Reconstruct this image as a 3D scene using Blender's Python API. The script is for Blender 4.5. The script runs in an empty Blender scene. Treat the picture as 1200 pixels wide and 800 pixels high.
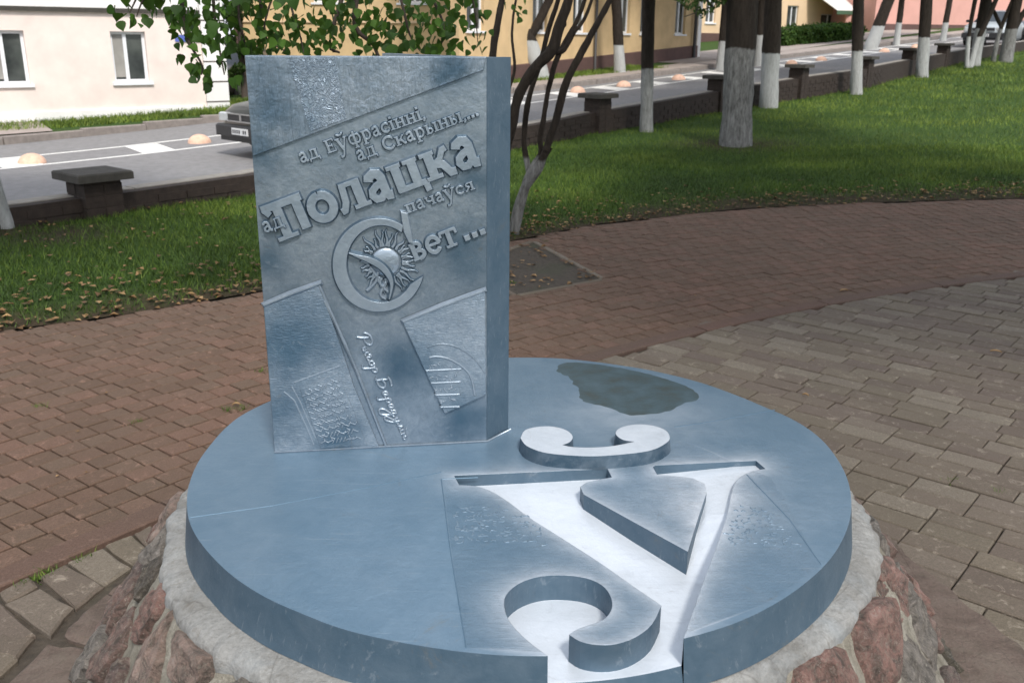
import bpy, math, random, bmesh
import numpy as np
from mathutils import Vector, Matrix, noise as mnoise
from mathutils.geometry import delaunay_2d_cdt
random.seed(7); rng = np.random.default_rng(7)
sc = bpy.context.scene
COL = sc.collection

# ------------------------------------------------------------------ camera
TH, RO, FPX, CAMZ = 0.3110, 0.0085, 1106.13, 1.5
cth, sth, cr, sr = math.cos(TH), math.sin(TH), math.cos(RO), math.sin(RO)
_R = Vector((1, 0, 0)); _F = Vector((0, cth, -sth)); _U = Vector((0, sth, cth))
CR = _R * cr + _U * sr; CU = -_R * sr + _U * cr; CF = _F
cd = bpy.data.cameras.new('camera'); cam = bpy.data.objects.new('camera', cd); COL.objects.link(cam)
M = Matrix.Identity(4)
for i in range(3):
    M[i][0] = CR[i]; M[i][1] = CU[i]; M[i][2] = -CF[i]
M[2][3] = CAMZ
cam.matrix_world = M
cd.sensor_width = 36; cd.lens = FPX / 1200 * 36; cd.clip_start = 0.05; cd.clip_end = 2000
cd.dof.use_dof = True; cd.dof.focus_distance = 2.4; cd.dof.aperture_fstop = 9
sc.camera = cam

# ------------------------------------------------------------------ world, sun, exposure
SUN_EL, SUN_AZ = 50, 160     # azimuth measured clockwise from +Y
w = bpy.data.worlds.new('World'); sc.world = w; w.use_nodes = True
nt = w.node_tree; nt.nodes.clear()
sky = nt.nodes.new('ShaderNodeTexSky'); sky.sky_type = 'NISHITA'; sky.sun_disc = False
sky.sun_elevation = math.radians(SUN_EL); sky.sun_rotation = math.radians(SUN_AZ)
sky.air_density = 1.2; sky.dust_density = 3.0
mixw = nt.nodes.new('ShaderNodeMix'); mixw.data_type = 'RGBA'; mixw.inputs[0].default_value = 0.62
mixw.inputs[7].default_value = (8.6, 9.0, 9.8, 1)
nt.links.new(sky.outputs[0], mixw.inputs[6])
bg = nt.nodes.new('ShaderNodeBackground'); bg.inputs[1].default_value = 0.13
nt.links.new(mixw.outputs[2], bg.inputs[0])
ow = nt.nodes.new('ShaderNodeOutputWorld'); nt.links.new(bg.outputs[0], ow.inputs[0])
sl = bpy.data.lights.new('sun', 'SUN'); so = bpy.data.objects.new('sun', sl); COL.objects.link(so)
sl.energy = 2.6; sl.angle = math.radians(9); sl.color = (1.0, 0.955, 0.89)
az, el = math.radians(SUN_AZ), math.radians(SUN_EL)
sd = Vector((math.sin(az) * math.cos(el), math.cos(az) * math.cos(el), math.sin(el)))
so.rotation_euler = (-sd).to_track_quat('-Z', 'Y').to_euler(); so.location = (0, 0, 30)
sc.view_settings.view_transform = 'Standard'; sc.view_settings.look = 'None'
sc.view_settings.exposure = 0.4; sc.view_settings.gamma = 1
sc.render.engine = 'CYCLES'
sc.cycles.max_bounces = 6; sc.cycles.diffuse_bounces = 3; sc.cycles.glossy_bounces = 3; sc.cycles.transparent_max_bounces = 8

# ------------------------------------------------------------------ helpers
def tag(o, label=None, cat=None, group=None, kind=None):
    if label: o['label'] = label
    if cat: o['category'] = cat
    if group: o['group'] = group
    if kind: o['kind'] = kind
    return o
def thing(name, label, cat, loc=(0, 0, 0), rz=0, group=None):
    o = bpy.data.objects.new(name, None); COL.objects.link(o); o.empty_display_size = .2
    o.location = loc; o.rotation_euler = (0, 0, rz)
    return tag(o, label, cat, group)
def wloc(o):
    v = Vector((0, 0, 0))
    while o is not None:
        v += o.location; o = o.parent
    return v
def mk(name, V, F, mats, parent=None, mi=None, smooth=False, world=True, me=None):
    """one mesh object; V in world coordinates unless world=False"""
    if me is None:
        me = bpy.data.meshes.new(name)
        off = wloc(parent) if (parent is not None and world) else Vector((0, 0, 0))
        me.from_pydata([(v[0] - off[0], v[1] - off[1], v[2] - off[2]) for v in V], [], F)
        if not isinstance(mats, (list, tuple)): mats = [mats]
        for m in mats: me.materials.append(m)
        if mi is not None: me.polygons.foreach_set('material_index', mi)
        if smooth: me.polygons.foreach_set('use_smooth', [True] * len(me.polygons))
        me.update()
    o = bpy.data.objects.new(name, me); COL.objects.link(o)
    if parent is not None: o.parent = parent
    return o
class MB:
    def __init__(s): s.V = []; s.F = []; s.M = []
    def add(s, V, F, m=0):
        n = len(s.V); s.V += [tuple(v) for v in V]; s.F += [tuple(i + n for i in f) for f in F]; s.M += [m] * len(F)
    def box(s, c, d, rz=0, m=0, bev=0.0):
        """box centre c, size d; optional chamfer on the top and vertical edges"""
        hx, hy, hz = d[0] / 2, d[1] / 2, d[2] / 2
        C_, S_ = math.cos(rz), math.sin(rz)
        def P(x, y, z): return (c[0] + x * C_ - y * S_, c[1] + x * S_ + y * C_, c[2] + z)
        if bev <= 0:
            V = [P(x, y, z) for z in (-hz, hz) for x, y in ((-hx, -hy), (hx, -hy), (hx, hy), (-hx, hy))]
            s.add(V, [(3, 2, 1, 0), (4, 5, 6, 7), (0, 1, 5, 4), (1, 2, 6, 5), (2, 3, 7, 6), (3, 0, 4, 7)], m)
        else:
            b = bev
            V = [P(x, y, -hz) for x, y in ((-hx, -hy), (hx, -hy), (hx, hy), (-hx, hy))]
            V += [P(x, y, hz - b) for x, y in ((-hx, -hy), (hx, -hy), (hx, hy), (-hx, hy))]
            V += [P(x, y, hz) for x, y in ((-hx + b, -hy + b), (hx - b, -hy + b), (hx - b, hy - b), (-hx + b, hy - b))]
            F = [(3, 2, 1, 0), (8, 9, 10, 11)]
            for k in range(4):
                j = (k + 1) % 4; F += [(k, j, j + 4, k + 4), (k + 4, j + 4, j + 8, k + 8)]
            s.add(V, F, m)
    def tube(s, pts, rad, n=8, m=0, cap=True):
        pts = [Vector(p) for p in pts]; rings = []
        up = Vector((0.13, 0.31, 0.94)).normalized()
        for i, p in enumerate(pts):
            d = (pts[min(i + 1, len(pts) - 1)] - pts[max(i - 1, 0)]).normalized()
            a = d.cross(up)
            if a.length < .05: a = d.cross(Vector((1, 0, 0)))
            a.normalize(); b = d.cross(a)
            r = rad[i] if hasattr(rad, '__len__') else rad
            rings.append([p + a * (r * math.cos(t)) + b * (r * math.sin(t)) for t in [2 * math.pi * k / n for k in range(n)]])
        V = [v for r in rings for v in r]; F = []
        for i in range(len(pts) - 1):
            for k in range(n):
                j = (k + 1) % n; F.append((i * n + k, i * n + j, (i + 1) * n + j, (i + 1) * n + k))
        if cap: F += [tuple(range(n)), tuple((len(pts) - 1) * n + k for k in reversed(range(n)))]
        s.add(V, F, m)
    def build(s, name, mats, parent=None, smooth=False, world=True):
        return mk(name, s.V, s.F, mats, parent, s.M, smooth, world)
def ray(px, py):
    return CR * (px - 600) - CU * (py - 400) + CF * FPX
def onz(px, py, z=0.0):
    d = ray(px, py); t = (z - CAMZ) / d.z; return Vector((d.x * t, d.y * t, z))
def at(px, py, D):
    d = ray(px, py); t = D / d.y; return Vector((d.x * t, D, CAMZ + d.z * t))
def proj(P):
    v = Vector(P) - Vector((0, 0, CAMZ)); dd = v.dot(CF)
    if dd < .05: return (-9999, -9999, dd)
    return (600 + FPX * v.dot(CR) / dd, 400 - FPX * v.dot(CU) / dd, dd)
def sp(t): return math.log1p(math.exp(t)) if t < 30 else t
def TT(x, y): return .55 * x + .84 * y
def zl(x, y): return .036 * sp(TT(x, y) - 12.5)
def zr(x, y): return -.38 + .048 * sp(TT(x, y) - 11)
def zv(x, y): return zr(x, y) + .12
def polyi(P, t):
    """point at parameter t (0..len-1) of a polyline"""
    i = max(0, min(len(P) - 2, int(math.floor(t)))); f = t - i
    return Vector(P[i]).lerp(Vector(P[i + 1]), f)
def resamp(P, n, bias=1.0):
    P = [Vector(p) for p in P]; L = [0]
    for a, b in zip(P, P[1:]): L.append(L[-1] + (b - a).length)
    out = []
    for k in range(n):
        s_ = L[-1] * (k / (n - 1)) ** bias
        for i in range(len(P) - 1):
            if s_ <= L[i + 1] + 1e-9: break
        out.append(P[i].lerp(P[i + 1], (s_ - L[i]) / max(1e-9, L[i + 1] - L[i])))
    return out
def inpoly(x, y, P):
    c = False; j = len(P) - 1
    for i in range(len(P)):
        if (P[i][1] > y) != (P[j][1] > y) and x < (P[j][0] - P[i][0]) * (y - P[i][1]) / (P[j][1] - P[i][1]) + P[i][0]: c = not c
        j = i
    return c
def segd(p, a, b):
    ax, ay = a[0], a[1]; bx, by = b[0] - ax, b[1] - ay
    L = bx * bx + by * by; t = max(0, min(1, ((p[0] - ax) * bx + (p[1] - ay) * by) / max(L, 1e-12)))
    return math.hypot(p[0] - ax - bx * t, p[1] - ay - by * t)
def chaikin(P, n=1, closed=True):
    for _ in range(n):
        Q = []
        for i in range(len(P)):
            a = P[i]; b = P[(i + 1) % len(P)]
            Q.append(tuple(a[k] * .75 + b[k] * .25 for k in range(len(a)))); Q.append(tuple(a[k] * .25 + b[k] * .75 for k in range(len(a))))
        P = Q
    return P

# ------------------------------------------------------------------ materials
class NT:
    def __init__(s, name):
        s.m = bpy.data.materials.new(name); s.m.use_nodes = True; s.t = s.m.node_tree
        s.b = s.t.nodes['Principled BSDF']; s.x = 0
    def n(s, ty, **kw):
        o = s.t.nodes.new(ty)
        for k, v in kw.items():
            if k.startswith('i_'):
                key = k[2:]; key = int(key) if key.isdigit() else key.replace('_', ' ')
                o.inputs[key].default_value = v
            else: setattr(o, k, v)
        return o
    def l(s, a, b): s.t.links.new(a, b)
    def co(s, kind='Object', scale=(1, 1, 1), rot=(0, 0, 0)):
        tc = s.n('ShaderNodeTexCoord'); mp = s.n('ShaderNodeMapping'); mp.inputs['Scale'].default_value = scale; mp.inputs['Rotation'].default_value = rot
        s.l(tc.outputs[kind], mp.inputs[0]); return mp.outputs[0]
    def geo(s, scale=(1, 1, 1)):
        g = s.n('ShaderNodeNewGeometry'); mp = s.n('ShaderNodeMapping'); mp.inputs['Scale'].default_value = scale
        s.l(g.outputs['Position'], mp.inputs[0]); return mp.outputs[0]
    def noise(s, v, scale, det=4, rough=.55, dist=0):
        o = s.n('ShaderNodeTexNoise'); o.inputs['Scale'].default_value = scale; o.inputs['Detail'].default_value = det
        o.inputs['Roughness'].default_value = rough; o.inputs['Distortion'].default_value = dist; s.l(v, o.inputs['Vector']); return o.outputs[0]
    def ramp(s, v, stops, interp='LINEAR'):
        o = s.n('ShaderNodeValToRGB'); o.color_ramp.interpolation = interp
        e = o.color_ramp.elements
        while len(e) < len(stops): e.new(.5)
        for k, (p_, c) in enumerate(stops):
            e[k].position = p_; e[k].color = (*c, 1) if hasattr(c, '__len__') else (c, c, c, 1)
        s.l(v, o.inputs[0]); return o.outputs[0]
    def mix(s, f, a, b, mode='MIX'):
        o = s.n('ShaderNodeMix', data_type='RGBA', blend_type=mode)
        for idx, q in ((0, f), (6, a), (7, b)):
            if isinstance(q, (int, float)): o.inputs[idx].default_value = q if idx == 0 else (q, q, q, 1)
            elif isinstance(q, tuple): o.inputs[idx].default_value = (*q, 1)
            else: s.l(q, o.inputs[idx])
        return o.outputs[2]
    def math(s, op, a, b=0.0, clamp=False):
        o = s.n('ShaderNodeMath', operation=op, use_clamp=clamp)
        for idx, q in ((0, a), (1, b)):
            if isinstance(q, (int, float)): o.inputs[idx].default_value = q
            else: s.l(q, o.inputs[idx])
        return o.outputs[0]
    def bump(s, h, strength=.5, dist=.01, nrm=None):
        o = s.n('ShaderNodeBump'); o.inputs['Strength'].default_value = strength; o.inputs['Distance'].default_value = dist
        s.l(h, o.inputs['Height'])
        if nrm is not None: s.l(nrm, o.inputs['Normal'])
        s.l(o.outputs[0], s.b.inputs['Normal']); return o.outputs[0]
    def set(s, color=None, rough=None, metal=None, spec=None):
        for key, q in (('Base Color', color), ('Roughness', rough), ('Metallic', metal), ('Specular IOR Level', spec)):
            if q is None: continue
            if isinstance(q, (int, float)): s.b.inputs[key].default_value = q
            elif isinstance(q, tuple): s.b.inputs[key].default_value = (*q, 1)
            else: s.l(q, s.b.inputs[key])
        return s.m
def simple(name, col, rough=.6, metal=0, nscale=20, var=.15, bump=0.0, bscale=80):
    t = NT(name); v = t.geo()
    n = t.noise(v, nscale, 5)
    c = t.ramp(n, [(0.25, tuple(x * (1 - var) for x in col)), (.75, tuple(min(1, x * (1 + var)) for x in col))])
    if bump > 0: t.bump(t.noise(v, bscale, 6), bump, .01)
    return t.set(c, rough, metal)

BLUE, BLUE2, SILV = (.052, .105, .160), (.100, .175, .245), (.68, .73, .79)
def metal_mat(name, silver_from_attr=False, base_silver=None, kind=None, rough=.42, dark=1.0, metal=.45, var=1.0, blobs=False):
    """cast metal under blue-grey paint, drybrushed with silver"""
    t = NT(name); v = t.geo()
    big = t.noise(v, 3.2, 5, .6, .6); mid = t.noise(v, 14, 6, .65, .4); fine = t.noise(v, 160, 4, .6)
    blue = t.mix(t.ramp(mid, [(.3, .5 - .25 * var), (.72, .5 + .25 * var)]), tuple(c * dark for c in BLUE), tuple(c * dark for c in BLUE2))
    # brushed streaks
    vs = t.geo((5, 5, 90)); st = t.noise(vs, 3.0, 3, .5)
    if silver_from_attr:
        a = t.n('ShaderNodeAttribute', attribute_name='silver').outputs['Fac']
        amt = t.math('ADD', t.math('MULTIPLY', a, t.ramp(mid, [(.25, .55), (.7, 1.15)])), t.math('MULTIPLY', t.ramp(big, [(.48, 0.0), (.8, 1.0)]), .06), True)
    elif base_silver is not None:
        amt = t.math('ADD', base_silver, t.math('MULTIPLY', t.math('SUBTRACT', mid, .5), .45 * var), True)
    else:
        amt = t.math('MULTIPLY', t.ramp(big, [(.43, 0.0), (.60, 1.0)]), t.ramp(t.noise(v, 60, 5, .7, 1.0), [(.3, .22), (.7, .6)]), True)
    col = t.mix(amt, blue, SILV)
    if blobs:   # silver paint rubbed on in patches over the blue cover
        acc = None; wn = t.n('ShaderNodeTexNoise'); wn.inputs['Scale'].default_value = 7; wn.inputs['Detail'].default_value = 4; t.l(v, wn.inputs['Vector'])
        wa = t.n('ShaderNodeVectorMath', operation='MULTIPLY_ADD'); t.l(wn.outputs[1], wa.inputs[0]); wa.inputs[1].default_value = (.16, .16, .16); wm_ = t.n('ShaderNodeVectorMath', operation='ADD'); t.l(v, wm_.inputs[0]); wm_.inputs[1].default_value = (-.08, -.08, -.08); t.l(wm_.outputs[0], wa.inputs[2]); wv = wa.outputs[0]
        for (bx, by, br) in ((308, 120, 50), (300, 175, 34), (335, 400, 72), (325, 480, 48), (478, 432, 46), (548, 305, 44), (545, 492, 56), (318, 300, 34), (520, 78, 30), (395, 520, 34), (560, 200, 26)):
            d_ = ray(bx, by); t__ = (Vector((-.5966, 2.1817, .5)) - Vector((0, 0, CAMZ))).dot(Vector((.1477, -.989, 0))) / d_.dot(Vector((.1477, -.989, 0))); X_ = Vector((0, 0, CAMZ)) + d_ * t__
            vd = t.n('ShaderNodeVectorMath', operation='DISTANCE'); t.l(wv, vd.inputs[0]); vd.inputs[1].default_value = tuple(X_)
            q_ = t.n('ShaderNodeMapRange', interpolation_type='SMOOTHSTEP'); q_.inputs[1].default_value = br * .0030; q_.inputs[2].default_value = 0; q_.inputs[3].default_value = 0; q_.inputs[4].default_value = 1; t.l(vd.outputs['Value'], q_.inputs[0])
            acc = q_.outputs[0] if acc is None else t.math('MAXIMUM', acc, q_.outputs[0])
        amt = t.math('MULTIPLY', t.math('SUBTRACT', t.math('ADD', .72, t.math('MULTIPLY', t.math('SUBTRACT', t.noise(v, 8, 5, .6), .5), .9)), t.math('MULTIPLY', acc, .62)), t.ramp(t.noise(v, 55, 6, .75, 1.0), [(.3, .24), (.7, .50)]), True)
        col = t.mix(amt, blue, SILV)
    grime = t.ramp(t.noise(v, 11, 9, .75, .8), [(.6, 0.0), (.75, .3)])
    col = t.mix(grime, col, (.16, .155, .14))
    col = t.mix(t.ramp(t.noise(v, 5.5, 10, .82, 1.6), [(.60, 0.0), (.70, .42)]), col, (.17, .15, .11))      # dry dirt stains
    if silver_from_attr: col = t.mix(t.ramp(t.noise(v, 210, 3, .6), [(.66, 0.0), (.74, .35)]), col, (.22, .24, .25))               # chipped specks
    col = t.mix(t.ramp(t.noise(t.geo((7, 160, 30)), 1.0, 4, .7, .4), [(.60, 0.0), (.68, .16)]), col, (.42, .46, .5))      # fine scratches
    r = t.math('ADD', rough, t.math('MULTIPLY', t.math('SUBTRACT', fine, .5), .25))
    met = t.math('ADD', metal, t.math('MULTIPLY', amt, .2))
    bv = t.n('ShaderNodeBevel', samples=4); bv.inputs['Radius'].default_value = .0022
    h = t.math('ADD', t.math('MULTIPLY', fine, .25), t.noise(v, 45, 6, .6, .3))
    if kind == 'hatch':      # chiselled fine hatch lines of the engraved panels
        h2 = t.noise(t.geo((40, 40, 190)), 1.6, 4, .6, .6); h = t.math('ADD', h, t.math('MULTIPLY', h2, .7))
    elif kind == 'worm':     # worm-like cast ornament
        vo = t.n('ShaderNodeTexVoronoi', feature='DISTANCE_TO_EDGE'); vo.inputs['Scale'].default_value = 75
        s_ = t.noise(v, 55, 3, .5, 2.0); h = t.math('ADD', h, t.math('MULTIPLY', t.ramp(s_, [(.40, 0.0), (.5, 1.0), (.60, 0.0)]), 1.5))
    elif kind == 'brush':
        h = t.math('ADD', h, t.math('MULTIPLY', t.noise(t.co('Object', (130, 130, 9), (0, -.35, 0)), 1.0, 3, .6, .5), 2.2))
    elif kind == 'grain':    # wood-like grain on the cast top of the plate
        h = t.math('ADD', h, t.math('MULTIPLY', t.noise(t.geo((12, 95, 12)), 1.1, 7, .8, 1.2), .8))
    t.bump(h, .55 if kind else .35, .004 if kind else .003, bv.outputs[0])
    return t.set(col, r, met)
M_METAL = metal_mat('painted_cast_metal', rough=.34, metal=.6, dark=.8, blobs=True); M_DISC = metal_mat('painted_disc_metal', True, rough=.34, dark=1.18, metal=.3, var=.35)
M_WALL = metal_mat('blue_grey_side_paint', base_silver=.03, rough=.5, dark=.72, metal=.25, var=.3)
M_SILV = metal_mat('silver_paint', base_silver=.98, rough=.36, metal=.12); M_LET = metal_mat('drybrushed_letters', base_silver=.36, rough=.34, metal=.58)
M_HATCH = metal_mat('engraved_hatch_metal', kind='hatch', rough=.38, metal=.55, dark=.85, blobs=True); M_WORM = metal_mat('ornament_relief_metal', kind='worm', rough=.34, metal=.5, blobs=True)
M_BRUSH = metal_mat('brushed_panel_metal', kind='brush', rough=.36, metal=.6, dark=.8, blobs=True); M_GRAIN = metal_mat('grained_disc_metal', True, kind='grain', rough=.34, dark=1.22, metal=.35, var=.5)
def wet():
    t = NT('damp_patch_metal'); v = t.geo(); n = t.noise(v, 14, 6, .65)
    t.bump(t.noise(v, 90, 4), .25, .002)
    return t.set(t.ramp(n, [(.3, (.085, .13, .155)), (.5, (.065, .10, .115)), (.72, (.06, .07, .062))]), .33, .25)
M_BREVE = metal_mat('rubbed_silver', base_silver=.8, rough=.36, metal=.15)
M_WET = wet()
M_PATINA_SHADE = metal_mat('patina_and_shade', base_silver=.05, rough=.45, dark=.6)  # dark patina with shade painted in, for the sides of raised relief
def brick_mat(name, cols, rough=.85):
    t = NT(name); v = t.geo()
    oi = t.n('ShaderNodeObjectInfo').outputs['Random']; a = t.n('ShaderNodeAttribute', attribute_name='tint').outputs['Fac']
    rr = t.math('FRACT', t.math('ADD', oi, a))
    st = [((k + .5) / len(cols), c) for k, c in enumerate(cols)]
    base = t.ramp(rr, st, 'CONSTANT' if False else 'LINEAR')
    n = t.noise(v, 60, 8, .75); big = t.noise(v, 1.3, 4, .6)
    c = t.mix(t.ramp(n, [(.3, .45), (.75, 0.0)]), base, tuple(x * .55 for x in cols[0]))
    c = t.mix(t.ramp(big, [(.4, 0.0), (.75, .35)]), c, (.10, .085, .065))
    sp_ = t.ramp(t.noise(v, 260, 3, .6), [(.66, 0.0), (.72, .6)])
    c = t.mix(sp_, c, (.34, .29, .24)); c = t.mix(t.ramp(t.noise(v, 150, 6, .8), [(.42, .5), (.56, 0.0)]), c, tuple(x * .45 for x in cols[0]))
    c = t.mix(t.ramp(t.noise(v, 22, 7, .75, 1.0), [(.56, 0.0), (.7, .5)]), c, tuple(min(1, x * 1.75 + .02) for x in cols[-1]))
    t.bump(t.math('ADD', t.math('MULTIPLY', n, 1.4), t.noise(v, 320, 3)), .8, .003)
    return t.set(c, rough, 0, .3)
M_RED = brick_mat('red_brown_pavers', [(.145, .092, .064), (.175, .105, .074), (.165, .112, .08), (.205, .12, .087)])
M_GREY = brick_mat('olive_grey_pavers', [(.18, .15, .112), (.14, .105, .09), (.205, .17, .128), (.16, .122, .104), (.25, .215, .17)])
M_BORD = brick_mat('pink_border_concrete', [(.15, .09, .068), (.13, .085, .066)])
def soil():
    t = NT('joint_soil'); v = t.geo(); n = t.noise(v, 35, 8, .7); b = t.noise(v, 2.2, 4)
    c = t.ramp(n, [(.3, (.03, .024, .018)), (.7, (.085, .068, .05))]); c = t.mix(t.ramp(b, [(.55, 0.0), (.7, .5)]), c, (.035, .05, .018))
    t.bump(n, .8, .01); return t.set(c, .95)
M_SOIL = soil()
def concrete(name, a, b, c3, sc_=1.0):
    t = NT(name); v = t.geo((sc_,) * 3); n = t.noise(v, 7, 9, .7, .6); f = t.noise(v, 90, 6, .7)
    c = t.ramp(n, [(.3, a), (.5, b), (.72, c3)]); c = t.mix(t.ramp(f, [(.35, .4), (.65, 0.0)]), c, tuple(x * .5 for x in a))
    cr_ = t.n('ShaderNodeTexVoronoi', feature='DISTANCE_TO_EDGE'); cr_.inputs['Scale'].default_value = 3.2
    vv = t.mix(.12, v, t.n('ShaderNodeTexNoise').outputs[1]); t.l(v, cr_.inputs['Vector'])
    c = t.mix(t.ramp(cr_.outputs[0], [(.0, .35), (.006, 0.0)]), c, (.05, .045, .04)); c = t.mix(t.ramp(t.noise(v, 16, 9, .8, 1.5), [(.54, 0.0), (.66, .6)]), c, (.13, .11, .085)); c = t.mix(t.ramp(t.noise(v, 4, 6, .7, 1.0), [(.5, 0.0), (.7, .35)]), c, (.20, .24, .27) if 'ring' in name else (.17, .15, .12))
    t.bump(t.math('ADD', t.math('MULTIPLY', n, 2.0), f), .7, .006); return t.set(c, .85, 0, .3)
M_RING = concrete('ring_concrete', (.17, .165, .15), (.29, .29, .28), (.36, .365, .355))
M_MORT = concrete('rough_mortar', (.13, .12, .09), (.28, .26, .215), (.40, .38, .33), 2.5)
M_SLAB = concrete('reddish_slab', (.085, .065, .052), (.145, .108, .09), (.185, .15, .125), 1.6)
def stone_mat():
    t = NT('field_stone'); v = t.geo(); oi = t.n('ShaderNodeObjectInfo').outputs['Random']
    base = t.ramp(oi, [(.0, (.24, .15, .125)), (.16, (.085, .07, .055)), (.3, (.30, .17, .14)), (.45, (.10, .085, .058)), (.58, (.24, .215, .19)), (.72, (.17, .115, .10)), (.86, (.33, .235, .195)), (1, (.08, .07, .05))], 'CONSTANT')
    n = t.noise(v, 26, 9, .75, .7); f = t.noise(v, 130, 5, .7)
    c = t.mix(t.ramp(n, [(.38, .85), (.58, 0.0)]), base, (.045, .04, .032)); c = t.mix(t.ramp(t.noise(v, 70, 8, .8, 1.2), [(.5, 0.0), (.62, .55)]), c, (.30, .27, .22)); c = t.mix(t.ramp(n, [(.58, 0.0), (.75, .7)]), c, (.48, .42, .38))
    c = t.mix(t.ramp(f, [(.6, 0.0), (.7, .6)]), c, (.5, .45, .4))
    t.bump(t.math('ADD', t.math('MULTIPLY', n, 2.5), f), .9, .012); return t.set(c, t.ramp(f, [(.3, .75), (.7, .4)]), 0, .5)
M_STONE = stone_mat()
def grass_ground():
    t = NT('lawn_soil'); v = t.geo(); n = t.noise(v, 1.1, 5, .6); f = t.noise(v, 26, 7, .75); g = t.noise(v, 5, 6, .7)
    gr = t.ramp(f, [(.3, (.018, .035, .009)), (.55, (.045, .09, .016)), (.75, (.085, .15, .03))])
    br = t.ramp(f, [(.3, (.025, .02, .013)), (.7, (.085, .062, .036))])
    a = t.n('ShaderNodeAttribute', attribute_name='bare').outputs['Fac']
    m = t.math('ADD', t.ramp(g, [(.55, 0.0), (.75, .45)]), t.math('MULTIPLY', a, t.ramp(g, [(.25, .6), (.6, 1.3)])), True)
    t.bump(f, 1.0, .03); return t.set(t.mix(m, gr, br), .95, 0, .2)
M_LAWN = grass_ground()
def blade_mat(name, a, b, c3):
    t = NT(name); f = t.n('ShaderNodeAttribute', attribute_name='tint').outputs['Fac']
    col = t.ramp(f, [(.0, a), (.5, b), (1.0, c3)])
    n = t.noise(t.geo(), .8, 3); col = t.mix(t.ramp(n, [(.35, .5), (.65, 0.0)]), col, tuple(x * .55 for x in a))
    t.b.inputs['Transmission Weight'].default_value = 0; t.b.inputs['Subsurface Weight'].default_value = 0
    return t.set(col, .6, 0, .25)
M_BLADE = blade_mat('grass_blades', (.022, .045, .008), (.085, .155, .02), (.22, .29, .045))
M_LITTER = blade_mat('dry_leaves', (.09, .05, .022), (.24, .14, .06), (.42, .27, .13))
def leaf_mat(name, cols, trans=.25):
    t = NT(name); oi = t.n('ShaderNodeObjectInfo').outputs['Random']; a = t.n('ShaderNodeAttribute', attribute_name='tint').outputs['Fac']
    rr = t.math('FRACT', t.math('ADD', oi, a)); c = t.ramp(rr, [(k / (len(cols) - 1), q) for k, q in enumerate(cols)])
    n = t.noise(t.co('Object', (1, 1, 1)), 40, 3); c = t.mix(t.ramp(n, [(.4, .3), (.7, 0.0)]), c, tuple(x * .5 for x in cols[0]))
    t.set(c, .62, 0, .22)
    tr = t.n('ShaderNodeBsdfTranslucent'); t.l(t.mix(.5, c, (.16, .30, .03)), tr.inputs[0])
    ms = t.n('ShaderNodeMixShader'); ms.inputs[0].default_value = trans
    t.l(t.b.outputs[0], ms.inputs[1]); t.l(tr.outputs[0], ms.inputs[2]); t.l(ms.outputs[0], t.t.nodes['Material Output'].inputs[0]); return t.m
M_LEAF = leaf_mat('lilac_leaf', [(.018, .045, .009), (.035, .088, .013), (.085, .18, .025), (.024, .058, .012), (.05, .12, .018)])
M_TLEAF = leaf_mat('tree_foliage', [(.022, .045, .012), (.035, .07, .016), (.055, .10, .022)], .2)
M_HEDGE = leaf_mat('hedge_foliage', [(.03, .07, .015), (.05, .11, .02), (.09, .15, .03)], .15)
def bark(name, ba, bb, washcol=(.44, .45, .44)):
    t = NT(name); v = t.co('Object'); tc = t.n('ShaderNodeTexCoord'); sx = t.n('ShaderNodeSeparateXYZ'); t.l(tc.outputs['Object'], sx.inputs[0])
    vs = t.co('Object', (1, 1, .22)); n = t.noise(vs, 28, 8, .75, .5); f = t.noise(v, 7, 5)
    c = t.ramp(n, [(.3, ba), (.7, bb)])
    wh = t.n('ShaderNodeAttribute', attribute_type='OBJECT', attribute_name='wash').outputs['Fac']
    wo = t.n('ShaderNodeAttribute', attribute_type='OBJECT', attribute_name='worn').outputs['Fac']
    e = t.math('SUBTRACT', t.math('ADD', wh, t.math('MULTIPLY', t.math('SUBTRACT', f, .5), .12)), sx.outputs[2])
    mk_ = t.ramp(e, [(.0, 0.0), (.03, 1.0)])
    keep = t.math('ADD', t.math('SUBTRACT', 1.0, t.math('MULTIPLY', wo, 1.6)), t.math('MULTIPLY', t.math('SUBTRACT', n, .5), t.math('ADD', 1.3, t.math('MULTIPLY', wo, .6))), True)
    c = t.mix(t.math('MULTIPLY', mk_, keep, True), c, washcol)
    t.bump(n, 1.0, .03); return t.set(c, .9, 0, .2)
M_BARK = bark('tree_bark', (.014, .011, .009), (.05, .04, .032))
M_TWIG = simple('twig_bark', (.045, .034, .026), .85)
M_ASPH = simple('asphalt', (.21, .205, .205), .85, 0, 9, .18, .5, 300)
M_LINE = simple('road_paint', (.72, .71, .68), .7, 0, 12, .12)
M_KERB = simple('kerb_concrete', (.24, .21, .19), .85, 0, 10, .2, .4, 150)
M_WALK = simple('sidewalk_paving', (.33, .28, .25), .85, 0, 5, .15, .4, 150)
M_BUMPC = simple('salmon_painted_concrete', (.70, .45, .33), .8, 0, 14, .2, .3, 90)
M_STREETB = simple('dark_wall_brick', (.032, .022, .017), .9, 0, 16, .35, .8, 120)
M_STREETC = simple('dark_coping_concrete', (.055, .05, .042), .85, 0, 12, .3, .6, 140)
M_COPE = simple('pale_coping', (.27, .25, .22), .85, 0, 10, .2, .4, 150)
M_PALE = simple('pale_pink_plaster', (.80, .69, .63), .85, 0, 2.6, .09, .2, 60)
M_WHITEP = simple('white_plaster', (.80, .79, .77), .8, 0, 3, .05, .2, 60)
M_YEL = simple('ochre_yellow_plaster', (.62, .45, .25), .85, 0, 2.5, .12, .2, 60)
M_PLINTH = simple('brown_plinth', (.11, .062, .055), .8, 0, 4, .15, .3, 60)
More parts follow.
